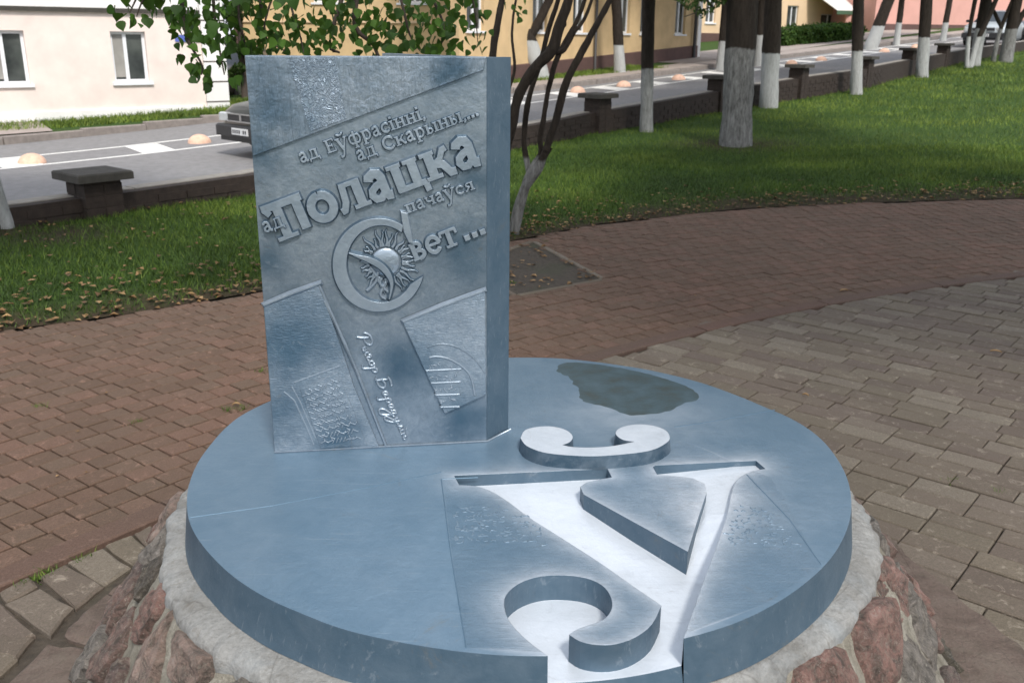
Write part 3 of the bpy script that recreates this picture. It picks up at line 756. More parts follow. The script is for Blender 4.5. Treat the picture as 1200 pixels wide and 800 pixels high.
# faint ornament lines cast on the disc: joined, too fine to pick apart
orn = []
def squiggle(cx, cy, s_, r):
    a = r.uniform(0, 6.28); P = [(cx, cy)]
    for k_ in range(r.randint(2, 4)):
        a += r.choice((-1.4, -.7, .7, 1.4)); P.append((P[-1][0] + math.cos(a) * s_ * .5, P[-1][1] + math.sin(a) * s_ * .45))
    return P
R_ = random.Random(3)
rA = D_([(530, 592), (590, 594), (636, 620), (640, 640), (700, 668), (640, 668), (590, 680), (545, 690), (530, 640)])
for gy in np.arange(1.75, 2.35, .021):
    gx = -.2
    while gx < .25:
        if inpoly(gx, gy, rA): orn += strip(squiggle(gx, gy, .014, R_), .0022)
        gx += .017
rB = D_([(790, 505), (850, 510), (880, 532), (800, 540), (760, 540)])
for gy in np.arange(2.4, 2.8, .02):
    gx = .25
    while gx < .8:
        if inpoly(gx, gy, rB): orn += strip(squiggle(gx, gy, .013, R_), .002)
        gx += .016
rC = D_([(868, 590), (905, 600), (950, 665), (905, 695), (840, 715), (826, 700)])
for gy in np.arange(1.75, 2.35, .02):
    gx = .3
    while gx < .75:
        if inpoly(gx, gy, rC): orn += strip(squiggle(gx, gy, .013, R_), .002)
        gx += .016
def loose(name, quads, frame, h, mat, parent):
    o_, u_, v_, n_ = frame; V = []; F = []
    for k_, Q in enumerate(quads):
        n0 = len(V); hh = h * (1 + .1 * ((k_ * 7) % 5))
        c_ = sum((Vector(q) for q in Q), Vector((0, 0))) / 4
        for q in Q: V.append(o_ + u_ * q[0] + v_ * q[1] + n_ * hh)
        for q in Q:
            e = Vector(q) + (Vector(q) - c_).normalized() * h * .8; V.append(o_ + u_ * e.x + v_ * e.y - n_ * .0004)
        F += [(n0, n0 + 1, n0 + 2, n0 + 3)] + [(n0 + (j + 1) % 4, n0 + j, n0 + 4 + j, n0 + 4 + (j + 1) % 4) for j in range(4)]
    return tag(mk(name, V, F, mat, parent), kind='stuff')
o = loose('cast_ornament', orn, flat, .0009, [M_DISC], mon); a = o.data.attributes.new('silver', 'FLOAT', 'POINT'); a.data.foreach_set('value', [.16] * len(o.data.vertices))

# --- concrete ring and fieldstone base
def ring_out(a):
    v = .866 + .016 * mnoise.noise(Vector((math.cos(a) * 2.2, math.sin(a) * 2.2, 1))) + .008 * mnoise.noise(Vector((math.cos(a) * 28, math.sin(a) * 28, 4))) + .012 * mnoise.noise(Vector((math.cos(a) * 9, math.sin(a) * 9, 4)))
    deg = math.degrees(a) % 360
    fr = math.exp(-((deg - 298) / 22) ** 2); v -= .04 * fr
    return v
V = []; F = []; NA = 420
prof = [(-.06, .399), (0.05, .402), (.2, .402), (.35, .401), (.5, .400), (.65, .398), (.8, .394), (.92, .388), (.98, .380), (1.01, .366), (1.0, .33)]
for k in range(NA):
    a = 2 * math.pi * k / NA; ri = .772; ro = ring_out(a)
    for s_, z in prof:
        r = ri + (ro - ri) * s_; zz = z + (.003 * mnoise.noise(Vector((r * math.cos(a) * 12, r * math.sin(a) * 12, 2)))) + (.002 + .009 * max(0, s_ - .3)) * mnoise.noise(Vector((r * math.cos(a) * 45, r * math.sin(a) * 45, 7)))
        V.append((DC.x + r * math.cos(a), DC.y + r * math.sin(a), zz))
n_ = len(prof)
for k in range(NA):
    j = (k + 1) % NA
    for s_ in range(n_ - 1): F.append((k * n_ + s_, k * n_ + s_ + 1, j * n_ + s_ + 1, j * n_ + s_))
mk('concrete_ring', V, F, M_RING, mon, smooth=True)
def cone(a, s_):
    """outer face of the base: s 0 (top) .. 1 (ground)"""
    r0 = ring_out(a) - .012; r1 = 1.09
    r = r0 + (r1 - r0) * (s_ ** 1.0); z = .372 * (1 - s_) ** 1.0
    return r, z
def conep(a, s_, off=0.0):
    r, z = cone(a, s_); return Vector((DC.x + (r + off * .85) * math.cos(a), DC.y + (r + off * .85) * math.sin(a), z + off * .5))
V = []; F = []; NS = 28; NA = 300
for k in range(NA):
    a = 2 * math.pi * k / NA
    for j in range(NS + 1):
        s_ = j / NS * 1.04; p = conep(a, min(s_, 1.0), .012 * mnoise.noise(Vector((math.cos(a) * 9, math.sin(a) * 9, s_ * 4))) + .006 * mnoise.noise(Vector((math.cos(a) * 30, math.sin(a) * 30, s_ * 12))) + .003)
        if s_ > 1: p.z = -.03
        V.append(p)
for k in range(NA):
    j = (k + 1) % NA
    for s_ in range(NS): F.append((k * (NS + 1) + s_, k * (NS + 1) + s_ + 1, j * (NS + 1) + s_ + 1, j * (NS + 1) + s_))
base = mk('stone_base', V, F, M_MORT, mon, smooth=True)
# Voronoi stones on (angle*R, slope) sheet
R_ = random.Random(11); seeds = []
W_ = 2 * math.pi * .98; H_ = .44
tries = 0
while tries < 9000 and len(seeds) < 150:
    tries += 1; q = (R_.uniform(0, W_), R_.uniform(.015, H_ + .02))
    if all(math.hypot(min(abs(q[0] - s_[0]), W_ - abs(q[0] - s_[0])), q[1] - s_[1]) > .150 + .03 * math.sin(q[0] * 5) for s_ in seeds): seeds.append(q)
def clip(P, c, nx, ny):
    Q = []
    for i in range(len(P)):
        a_ = P[i - 1]; b_ = P[i]; da_ = (a_[0] - c[0]) * nx + (a_[1] - c[1]) * ny; db_ = (b_[0] - c[0]) * nx + (b_[1] - c[1]) * ny
        if (da_ < 0) != (db_ < 0): t_ = da_ / (da_ - db_); Q.append((a_[0] + (b_[0] - a_[0]) * t_, a_[1] + (b_[1] - a_[1]) * t_))
        if db_ < 0: Q.append(b_)
    return Q
for q in seeds:
    P = [(q[0] - .2, max(.0, q[1] - .2)), (q[0] + .2, max(.0, q[1] - .2)), (q[0] + .2, min(H_, q[1] + .2)), (q[0] - .2, min(H_, q[1] + .2))]
    for s_ in seeds:
        for sh in (-W_, 0, W_):
            t_ = (s_[0] + sh, s_[1])
            if t_ == q: continue
            d_ = math.hypot(t_[0] - q[0], t_[1] - q[1])
            if d_ < .55: 
                gap = .007 + .011 * R_.random()
                P = clip(P, ((q[0] + t_[0]) / 2 - (t_[0] - q[0]) / d_ * gap, (q[1] + t_[1]) / 2 - (t_[1] - q[1]) / d_ * gap), (t_[0] - q[0]) / d_, (t_[1] - q[1]) / d_)
    if len(P) < 3: continue
    P = chaikin(chaikin(P, 1), 1)
    P = [(p[0] + .012 * mnoise.noise(Vector((p[0] * 30, p[1] * 30, 9))), p[1] + .012 * mnoise.noise(Vector((p[0] * 30, p[1] * 30, 19)))) for p in P]
    cx = sum(p[0] for p in P) / len(P); cy = sum(p[1] for p in P) / len(P)
    area = .5 * abs(sum(P[i - 1][0] * P[i][1] - P[i][0] * P[i - 1][1] for i in range(len(P))))
    if area < .0025: continue
    hh = .012 + .018 * R_.random(); tx_, ty_ = R_.uniform(-.16, .16), R_.uniform(-.16, .16); V = []; F = []; n_ = len(P); sd_ = R_.random() * 50
    for rr, off in ((1.03, -.02), (1.0, hh * .35), (.93, hh * .9), (.65, hh * 1.1), (.3, hh * 1.15)):
        for p in P:
            x_, y_ = cx + (p[0] - cx) * rr, cy + (p[1] - cy) * rr
            nz = mnoise.noise(Vector((x_ * 22, y_ * 22, sd_)))
            V.append(conep(x_ / .98, min(1, max(0, y_ / H_)), off + (nz * .013 if rr < 1.02 else 0) + ((p[0] - cx) * tx_ + (p[1] - cy) * ty_ if rr < 1.0 else 0) * rr + (.009 * mnoise.noise(Vector((x_ * 60, y_ * 60, sd_))) if rr < 1.01 else 0)))
    V.append(conep(cx / .98, min(1, cy / H_), hh * 1.1))
    for r_ in range(4):
        for k in range(n_):
            j = (k + 1) % n_; F.append((r_ * n_ + k, r_ * n_ + j, (r_ + 1) * n_ + j, (r_ + 1) * n_ + k))
    for k in range(n_): F.append((4 * n_ + k, 4 * n_ + (k + 1) % n_, 5 * n_))
    o = mk('stone', V, F, M_STONE, base)
    # one stone in view is a part; sub-part of the base

# --- the book
PL = Vector((-.5966, 2.1817, ZT)); PF = Vector((-.0623, 2.2615, ZT)); PR = Vector((-.0083, 2.3403, ZT)); PB = Vector((-.36, 2.83, ZT))
BKH = .958
U = (PF - PL).normalized(); N = Vector((U.y, -U.x, 0)); ZV = Vector((0, 0, 1))
front = (PL, U, ZV, N)
def slab(name, A, B, th, z0, z1, mat, parent):
    d_ = (B - A).normalized(); n_ = Vector((-d_.y, d_.x, 0))
    Q = [A, B, B + n_ * th, A + n_ * th]; V = [(q.x, q.y, z0) for q in Q] + [(q.x, q.y, z1) for q in Q]
    return mk(name, V, [(3, 2, 1, 0), (4, 5, 6, 7), (0, 1, 5, 4), (1, 2, 6, 5), (2, 3, 7, 6), (3, 0, 4, 7)], mat, parent)
cover = slab('front_cover', PL, PF - U * .0015, .022, ZT - .004, ZT + BKH, [M_METAL], mon)
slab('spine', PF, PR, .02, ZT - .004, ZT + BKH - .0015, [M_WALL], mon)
slab('back_cover', PR + Vector((-.002, .003, 0)), PB, .022, ZT - .004, ZT + BKH - .003, [M_METAL], mon)
# weld fillet at the foot
m = MB(); m.tube([PL + N * .004 + ZV * .002, PF + N * .004 + ZV * .002, PR + Vector((.006, -.004, .002))], .0032, 6); m.build('weld_bead', [M_LET], mon, True)
CX = Vector((0, 0, CAMZ))
def fp(px, py):
    d = ray(px, py); t_ = (PL - CX).dot(N) / d.dot(N); X = CX + d * t_ - PL
    return (X.dot(U), X.z)
def FP(P): return [fp(*p) for p in P]
WB = (PF - PL).length
def clampu(P): return [(max(.0008, min(WB - .0025, u_)), max(.003, min(BKH - .002, v_))) for u_, v_ in P]
# raised panels of the cover
solid('relief_panel', [clampu(FP([(286, 60), (569, 62), (566, 82), (297, 182.5)]))], front, .007, [M_BRUSH], cover, .3)
solid('relief_panel', [clampu(FP([(309, 356), (373, 330), (384, 362), (398, 401), (414, 450), (444, 524), (322, 534)]))], front, .006, [M_HATCH], cover, .3)
solid('relief_panel', [clampu(FP([(472, 376.5), (568, 339.5), (569, 461), (521, 483)]))], front, .008, [M_HATCH], cover, .2)
f2 = lambda h: (PL + N * h, U, ZV, N)
solid('ornament_band', [clampu(FP([(338, 70), (392, 68), (406, 139), (364, 154)]))], f2(.006), .0018, [M_WORM], cover, .3)
solid('ornament_band', [FP([(352, 455), (396, 435), (430, 520), (376, 524)])], f2(.005), .0025, [M_HATCH], cover, .4)
for P in ([(373, 331), (385, 360), (420, 440), (452, 521)], [(380, 352), (404, 402), (432, 470)], [(333, 458), (345, 468), (362, 505), (368, 520)], [(342, 452), (352, 470), (370, 512)], [(345, 447), (398, 428)]):
    ridge(FP(P), .003, f2(.004), .003, [M_LET], cover, 'moulding_line')
for P in ([(376, 330.5), (340, 344), (309, 356.5)], [(472, 376), (520, 357), (568, 339)]):
    ridge(FP(P), .0045, f2(.004), .006, [M_LET], cover, 'moulding_line')
arc = [(503, 417.5), (512, 416.5), (525, 419), (538, 426), (548, 435), (553, 446), (556, 462)]
ridge(smoothseg(FP(arc), 3), .0028, f2(.007), .003, [M_LET], cover, 'moulding_line')
arc = [(500, 406), (518, 402), (538, 407), (556, 420), (568, 436)]
ridge(smoothseg(FP(arc), 3), .004, f2(.007), .0015, [M_METAL], cover, 'moulding_line')
for P in ([(499, 433), (540, 431)], [(505, 447.5), (539, 446)], [(510, 461.5), (538, 460.5)], [(516, 475.5), (538, 475)]):
    ridge(FP(P), .003, f2(.007), .003, [M_LET], cover, 'moulding_line')
# illegible small cast lettering strokes
orn = []; R_ = random.Random(5)
Pq = [(354, 459), (394, 441), (424, 515), (378, 520)]
for i in range(11):
    for j in range(9):
        u_, v_ = (i + .5) / 11, (j + .5) / 9
        x_ = (Pq[0][0] * (1 - u_) + Pq[1][0] * u_) * (1 - v_) + (Pq[3][0] * (1 - u_) + Pq[2][0] * u_) * v_; y_ = (Pq[0][1] * (1 - u_) + Pq[1][1] * u_) * (1 - v_) + (Pq[3][1] * (1 - u_) + Pq[2][1] * u_) * v_
        c_ = fp(x_, y_); a_ = R_.choice((1.15, -.42, 1.15, -.42, .4)); l_ = .0065
        P = [(c_[0] - math.cos(a_) * l_, c_[1] - math.sin(a_) * l_), (c_[0] + math.cos(a_) * l_, c_[1] + math.sin(a_) * l_)]
        if R_.random() < .6: P.append((P[-1][0] + math.cos(a_ + 1.57) * .008, P[-1][1] + math.sin(a_ + 1.57) * .008))
        orn += strip(P, .0022)
for y_ in (427, 440, 454, 468):
    x_ = 503 + (y_ - 427) * .35
    while x_ < 536:
        c_ = fp(x_, y_); orn += strip(squiggle(c_[0], c_[1], .008, R_), .0016); x_ += 4.2
loose('small_cast_lettering', orn, f2(.0075), .0016, [M_LET], cover)

# --- slab-serif Cyrillic glyphs as strokes (x-height = 1)
def arcp(cx, cy, rx, ry, a0, a1, n=14): return [(cx + rx * math.cos(math.radians(a0 + (a1 - a0) * k / n)), cy + ry * math.sin(math.radians(a0 + (a1 - a0) * k / n))) for k in range(n + 1)]
def G(ch, t=.22, s=.11):
    """returns strokes [(points, width)], advance"""
    S = []
    def st(x, y0=0., y1=1., w=None, sb=True, stp=True, e=.13):
        w = w or t; S.append(([(x, y0), (x, y1)], w))
        if sb: S.append(([(x - w / 2 - e, y0 + s / 2), (x + w / 2 + e, y0 + s / 2)], s))
        if stp: S.append(([(x - w / 2 - e, y1 - s / 2), (x + w / 2 + e * .4, y1 - s / 2)], s))
    def ln(P, w): S.append((P, w))
    if ch == 'а':
        ln([(.15, .74), (.2, .88), (.36, .96), (.52, .9), (.58, .75), (.58, .2), (.64, .07), (.78, .05)], t); ln([(.56, .58), (.34, .52), (.17, .4), (.13, .24), (.22, .08), (.38, .06), (.56, .22)], t * .8); return S, .88
    if ch == 'д':
        ln([(.2, .1), (.3, .4), (.34, .95)], s * 1.1); ln([(.72, .05), (.72, 1)], t); ln([(.22, .94), (.86, .94)], s * 1.1); ln([(.0, .06), (.98, .06)], s * 1.2); ln([(.06, .1), (.04, -.22)], s * 1.1); ln([(.92, .1), (.94, -.22)], s * 1.1); return S, 1.1
    if ch == 'Е':
        st(.26, 0, 1.35, sb=False, stp=False); ln([(.05, 1.29), (.86, 1.29), ], s * 1.1); ln([(.05, .06), (.9, .06)], s * 1.1); ln([(.3, .68), (.66, .68)], s * 1.1); ln([(.84, 1.35), (.84, 1.05)], s); ln([(.88, .0), (.88, .32)], s); ln([(.66, .85), (.66, .5)], s); return S, 1.05
    if ch == 'ў' or ch == 'у':
        ln([(.16, 1), (.5, .16)], t); ln([(.9, 1), (.56, .18), (.42, -.2), (.3, -.42), (.14, -.42)], s * 1.3); ln([(.08, -.42), (.22, -.42)], .2); ln([(-.02, .95), (.36, .95)], s); ln([(.7, .95), (1.04, .95)], s)
        if ch == 'ў': ln(arcp(.52, 1.52, .26, .26, 190, 350, 8), s * 1.4)
        return S, 1.05
    if ch == 'Ў':
        ln([(.16, 1.1), (.5, -.1)], t * 1.15); ln([(.95, 1.1), (.5, -.15), (.36, -.62), (.24, -.8), (.08, -.8)], s * 1.5); ln([(.02, -.78), (.2, -.78)], .24); ln([(-.04, 1.05), (.38, 1.05)], s); ln([(.72, 1.05), (1.12, 1.05)], s); ln(arcp(.52, 1.62, .28, .26, 195, 345, 8), s * 1.5); return S, 1.12
    if ch == 'ф':
        ln([(.6, -.42), (.6, 1.3)], t); ln([(.38, -.38), (.82, -.38)], s); ln(arcp(.36, .5, .24, .44, 60, 300, 12), t * .75); ln(arcp(.84, .5, .24, .44, 120, -120, 12), t * .75); return S, 1.25
    if ch == 'р':
        st(.22, -.42, 1.0); ln(arcp(.46, .5, .33, .44, 140, -140, 16), t * .8); return S, .98
    if ch == 'с':
        ln(arcp(.46, .5, .34, .44, 45, 315, 16), t * .9); ln([(.7, .92), (.7, .68)], s * 1.2); return S, .86
    if ch == 'С':
        ln(arcp(.62, .66, .5, .62, 40, 320, 20), t); ln([(1.02, 1.22), (1.02, .9)], s * 1.2); return S, 1.2
    if ch == 'і':
        st(.22); ln([(.22, 1.18), (.22, 1.42)], .24); return S, .48
    if ch == 'н':
        st(.22); st(.78); ln([(.2, .52), (.8, .52)], s * 1.2); return S, 1.04
    if ch == 'п':
        st(.22); st(.78); ln([(.1, .94), (.9, .94)], s * 1.2); return S, 1.04
    if ch == 'П':
        st(.3, -.12, 1.2, e=.2, stp=False); st(.95, 0., 1.2, sb=False, stp=False); ln([(-.18, 1.12), (1.16, 1.12)], s * 1.9); ln([(-.12, 1.12), (.02, .86)], s * 1.4); return S, 1.18
    if ch == 'л':
        ln([(.02, .08), (.14, .1), (.26, .35), (.32, .95)], t * .75); st(.76, stp=False); ln([(.22, .94), (.88, .94)], s * 1.2); return S, 1.02
    if ch == 'ц':
        st(.22, sb=False); st(.78, sb=False); ln([(.1, .07), (1.06, .07)], s * 1.4); ln([(1.02, .1), (1.04, -.28)], s * 1.4); return S, 1.14
    if ch == 'ч':
        ln([(.2, 1), (.2, .65), (.3, .48), (.5, .44), (.76, .52)], t * .8); st(.76); ln([(.06, .95), (.34, .95)], s); return S, 1.0
    if ch == 'к':
        st(.22); ln([(.3, .5), (.56, .62), (.72, .9), (.86, .93)], s * 1.4); ln([(.34, .52), (.6, .42), (.78, .06), (.96, .05)], t * .85); return S, 1.0
    if ch == 'ы':
        st(.22); ln(arcp(.3, .3, .34, .26, 90, -90, 10), t * .7); st(1.0); return S, 1.26
    if ch == 'в':
        st(.22, sb=False, stp=False); ln([(.04, .94), (.4, .94)], s); ln([(.04, .06), (.4, .06)], s); ln(arcp(.36, .74, .28, .21, 90, -90, 10), t * .75); ln(arcp(.38, .28, .36, .23, 90, -90, 10), t * .8); return S, .9
    if ch == 'е':
        ln(arcp(.48, .5, .35, .43, 0, 325, 18), t * .85); ln([(.16, .52), (.86, .52)], s * 1.1); return S, .94
    if ch == 'т':
        st(.5, stp=False, e=.18); ln([(.04, .94), (.96, .94)], s * 1.2); ln([(.06, .98), (.04, .68)], s * 1.1); ln([(.94, .98), (.96, .68)], s * 1.1); return S, 1.02
    if ch == 'о':
        ln(arcp(.5, .5, .36, .42, 90, 450, 22), t * .95); return S, 1.0
    if ch == 'я':
        st(.74); ln(arcp(.5, .72, .3, .22, 90, 270, 10), t * .7); ln([(.55, .5), (.34, .3), (.2, .06), (.04, .06)], t * .7); ln([(.5, .94), (.8, .94)], s); return S, .98
    if ch == ',':
        ln([(.14, .2), (.16, .02), (.04, -.2)], .2); return S, .36
    if ch == '.':
        ln([(.14, -.02), (.14, .26)], .28); return S, .42
    return S, .55
def text(s_, A, B, hpx, h, base_h=0.0, t=.22, s2=.11, slant=0.0, parent=cover, lab=None):
    """A, B: pixel ends of the baseline; hpx: x-height in pixels"""
    a_ = Vector(fp(*A)); b_ = Vector(fp(*B)); ux = (b_ - a_); L = ux.length; ux.normalize(); uy = Vector((-ux.y, ux.x))
    e = fp(A[0], A[1] - hpx); XH = (Vector(e) - a_).length
    adv = sum(G(c, t, s2)[1] for c in s_); kx = L / adv; x = 0
    for c in s_:
        S, ad = G(c, t, s2)
        if S:
            pl = []
            for P, w_ in S:
                Q = [a_ + ux * ((x + p[0] + slant * p[1]) * kx) + uy * (p[1] * XH) for p in P]
                sc_ = XH if (abs(P[0][1] - P[-1][1]) < .01 and len(P) == 2) else kx if len(P) == 2 else (kx + XH) / 2
                pl += strip(Q, w_ * sc_)
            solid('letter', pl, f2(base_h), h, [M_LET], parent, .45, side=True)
        x += ad
text('ад ЕЎфрасінні,', (353, 191.5), (500, 138.5), 11.5, .0065)
text('ад Скарыны,...', (420, 189), (563, 134.5), 11.5, .0065)
text('ад', (311, 272), (336, 262.5), 12, .006, base_h=.009)
text('Полацка', (328, 278.5), (566, 189), 33, .011, t=.30, s2=.14)
text('пачаЎся', (477, 250), (557, 221), 10, .006, base_h=0)
text('вет', (485, 306), (540, 284.5), 21, .009, t=.27, s2=.13)
text('...', (545, 281.5), (572, 271), 22, .009, t=.3)
# cursive signature running down, as thin tubes
def cursive(A, B, hpx, words):
    a_ = Vector(fp(*A)); b_ = Vector(fp(*B)); ux = b_ - a_; L = ux.length; ux.normalize(); uy = Vector((-ux.y, ux.x))
    XH = .0125; tot = sum(w_ for w_, _ in words); k_ = L / tot; x = 0
    for w_, strokes in words:
        m = MB()
        for P in strokes:
            Q = smoothseg([(p[0], p[1]) for p in P], 4)
            pts3 = []
            for p in Q:
                q = a_ + ux * ((x + p[0]) * k_) + uy * (p[1] * XH); pts3.append(PL + U * q.x + ZV * q.y + N * .001)
            m.tube(pts3, .0034, 6)
        if strokes: m.build('letter', [M_LET], cover, True)
        x += w_
lo = lambda *P: list(P)
CUR = [(1.9, [lo((.3, -.1), (.7, .9), (1.0, 2.2)), lo((.1, 1.5), (.7, 2.4), (1.7, 2.4), (2.0, 1.7), (1.4, 1.1), (.8, 1.2))]),
       (1.2, [lo((.1, .9), (.2, .1), (.6, .1), (.55, .5), (.2, .5)), lo((.95, 1), (.9, .2), (1.15, .05))]),
       (.9, [lo((0, .6), (.2, 1), (.45, .9), (.3, .1), (.8, .2))]),
       (.9, [lo((.5, .95), (.15, .8), (.1, .2), (.5, .1), (.7, .6), (.5, .95), (.9, .8))]),
       (1.1, [lo((.2, 1), (.1, 0), (-.3, -1.5), (-.7, -1.3)), lo((.15, .4), (.5, 1), (.85, .7), (.6, .1), (.2, .2))]), (.7, []),
       (2.0, [lo((.6, 2.1), (.3, .8), (.1, -.1), (-.3, .3)), lo((.2, 2.3), (.9, 2.5), (1.6, 2.3)), lo((.3, 1), (1.1, 1.3), (1.5, .7), (1.0, 0), (.2, 0))]),
       (.95, [lo((.6, .8), (.2, .9), (.05, .3), (.3, .05), (.6, .7), (.6, .1), (.9, .2))]),
       (1.0, [lo((.2, 1), (.1, 0), (-.2, -1.4), (-.6, -1.1)), lo((.15, .4), (.45, 1), (.8, .7), (.55, .1), (.2, .2))]),
       (.95, [lo((.6, .8), (.2, .9), (.05, .3), (.3, .05), (.6, .7), (.6, .1), (.9, .2))]),
       (1.2, [lo((.6, .8), (.2, .9), (.05, .3), (.3, .05), (.6, .8)), lo((.6, .9), (.4, -.6), (-.1, -2.1), (-.8, -1.9), (-.4, -.8), (.9, .2))]),
       (1.0, [lo((.1, 1), (.1, .2), (.4, .05), (.6, .9), (.6, 0)), lo((.6, .9), (.4, -.5), (-.3, -1.7), (-.8, -1.3), (.3, -.1), (.9, .3))]),
       (.8, [lo((0, .1), (.3, .3), (.5, 1), (.6, .1), (.8, .2))]), (.6, [lo((.2, .95), (.15, .2), (.45, .1)), lo((.2, 1.3), (.26, 1.4))]),
       (1.0, [lo((.1, 1), (.1, 0)), lo((.1, .5), (.6, .55)), lo((.6, 1), (.6, .1), (.95, .25))])]
cursive((417, 392), (473, 515), 9, CUR)

# --- the ring letter with the sun
EC = fp(443.5, 309); rO = (Vector(fp(390, 309)) - Vector(EC)).length; pxm = rO / 53.5
outer = [fp(443.5 + 53.5 * math.cos(a), 309.3 + 54.5 * math.sin(a)) for a in [math.radians(14 + (303 - 14) * k / 48) for k in range(49)]]
inner = [fp(446.5 + 40.5 * math.cos(a), 308 + 45 * math.sin(a)) for a in [math.radians(32 + (306 - 32) * k / 48) for k in range(49)]]
quads = [[outer[k], outer[k + 1], inner[k + 1], inner[k]] for k in range(48)]
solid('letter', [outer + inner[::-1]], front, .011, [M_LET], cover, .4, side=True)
solid('letter', [FP([(469.5, 247), (477, 249), (484, 284), (479, 283), (473, 270)])], front, .014, [M_LET], cover, .3)
SC = fp(452, 307)
V = []; F = []; ns = 28; rs = 17.5 * pxm
for j in range(6):
    ph = j / 5 * math.pi / 2
    for k in range(ns):
        a = 2 * math.pi * k / ns; r = rs * math.cos(ph * .92); z = .0065 * math.sin(ph) + .0016 * mnoise.noise(Vector((math.cos(a) * r * 260, math.sin(a) * r * 260, 0)))
        V.append(PL + U * (SC[0] + r * math.cos(a)) + ZV * (SC[1] + r * math.sin(a)) + N * z)
for j in range(5):
    for k in range(ns): F.append((j * ns + k, j * ns + (k + 1) % ns, (j + 1) * ns + (k + 1) % ns, (j + 1) * ns + k))
F.append(tuple(5 * ns + k for k in range(ns)))
mk('sun_disc', V, F, [M_LET], cover, smooth=True)
for k in range(34):
    a = 2 * math.pi * k / 34 + random.uniform(-.05, .05)
    r0, r1 = 19.5, random.choice((31, 35, 38, 40)); P = []; wd = []
    if math.cos(a) < -.7: r1 = min(r1, 30)
    for q in range(6):
        f_ = q / 5; r = (r0 + (r1 - r0) * f_) * pxm; aa = a + .045 * math.sin(f_ * 6.0) * (1 if k % 2 else -1)
        P.append((SC[0] + r * math.cos(aa), SC[1] + r * math.sin(aa))); wd.append(pxm * (2.6 * (1 - f_) + .5))
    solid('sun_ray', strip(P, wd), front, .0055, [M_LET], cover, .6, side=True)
P = smoothseg(FP([(409, 295), (420, 299), (433, 303), (446, 310), (455, 320), (459, 332), (456, 349)]), 4)
wd = [pxm * (1.2 + 6.5 * math.sin(math.pi * min(1, k / (len(P) - 1)) ** 1.0) ** 1.5) for k in range(len(P))]
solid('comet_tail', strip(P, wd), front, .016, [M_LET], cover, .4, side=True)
for P in ([(434, 312), (441, 323), (447, 334), (458, 344)], [(443, 318), (440, 330), (430, 340)], [(452, 330), (446, 344), (452, 350)]):
    solid('comet_tail', strip(smoothseg(FP(P), 4), pxm * 1.8), front, .007, [M_LET], cover, .6)

# ------------------------------------------------------------------ grass, fallen leaves
def blades(name, pts, hs, wd, mat, cols, lean=.5):
    n_ = len(pts); ang = rng.uniform(0, 2 * math.pi, n_); ln_ = rng.normal(0, lean, (n_, 2)) * hs[:, None]
    pts = np.asarray(pts); V = np.zeros((n_, 3, 3)); dx = np.cos(ang) * wd / 2; dy = np.sin(ang) * wd / 2
    V[:, 0] = pts + np.c_[dx, dy, -.004 + 0 * dx]; V[:, 1] = pts - np.c_[dx, dy, .004 + 0 * dx]; V[:, 2] = pts + np.c_[ln_[:, 0], ln_[:, 1], hs]
    me = bpy.data.meshes.new(name); me.vertices.add(n_ * 3); me.vertices.foreach_set('co', V.reshape(-1))
    me.loops.add(n_ * 3); me.loops.foreach_set('vertex_index', np.arange(n_ * 3)); me.polygons.add(n_); me.polygons.foreach_set('loop_start', np.arange(n_) * 3); me.polygons.foreach_set('loop_total', np.full(n_, 3))
    me.update(); me.validate(); me.materials.append(mat)
    a_ = me.attributes.new('tint', 'FLOAT', 'FACE'); a_.data.foreach_set('value', cols)
    o = bpy.data.objects.new(name, me); COL.objects.link(o); return tag(o, kind='stuff')
def tnt(x, y):
    """worn, dull grass near the paving, darkened as if shaded; painted sunlit yellow toward the right lawn"""
    return .28 + .38 * min(1, max(0, (TT(x, y) - 8) / 9)) + .10 * min(1, lawn_inner_d(x, y) / 2)  # shade and sun on the lawn are put into this tint
LA = [Vector((p[0], p[1], 0)) for p in LAWN_IN]; LB = [Vector((p[0], p[1], 0)) for p in WALL]
ra = resamp(LA, 400); rb = resamp(LB, 400)
G_p = []; G_h = []; G_w = []; G_c = []
cnt = 0
while cnt < 300000:
    i = rng.integers(0, 399); f_ = rng.random(); j_ = rng.random()
    q = ra[i].lerp(rb[i], f_); q2 = ra[i + 1].lerp(rb[i + 1], f_); x = q.x + (q2.x - q.x) * j_; y = q.y + (q2.y - q.y) * j_
    cnt += 1
    px, py, dd = proj((x, y, 0))
    if px < -150 or px > 1350: continue
    # weight: more samples near
    if dd > 16 and rng.random() > (16 / dd) ** 1.0: continue
    b_ = bare(x, y) if dd < 16 else 0
    if rng.random() < b_ * .85: continue
    pn = mnoise.noise(Vector((x * .9, y * .9, 7)))
    G_p.append((x, y, zlb(x, y))); k_ = max(1.0, dd / 13)
    G_h.append((.028 + .03 * rng.random()) * min(2.2, k_) * (1 + .4 * pn)); G_w.append(.006 * k_); G_c.append(min(1, max(0, tnt(x, y) + .45 * pn + rng.normal(0, .22))))
G_p = np.array(G_p); G_h = np.array(G_h); G_w = np.array(G_w); G_c = np.array(G_c)
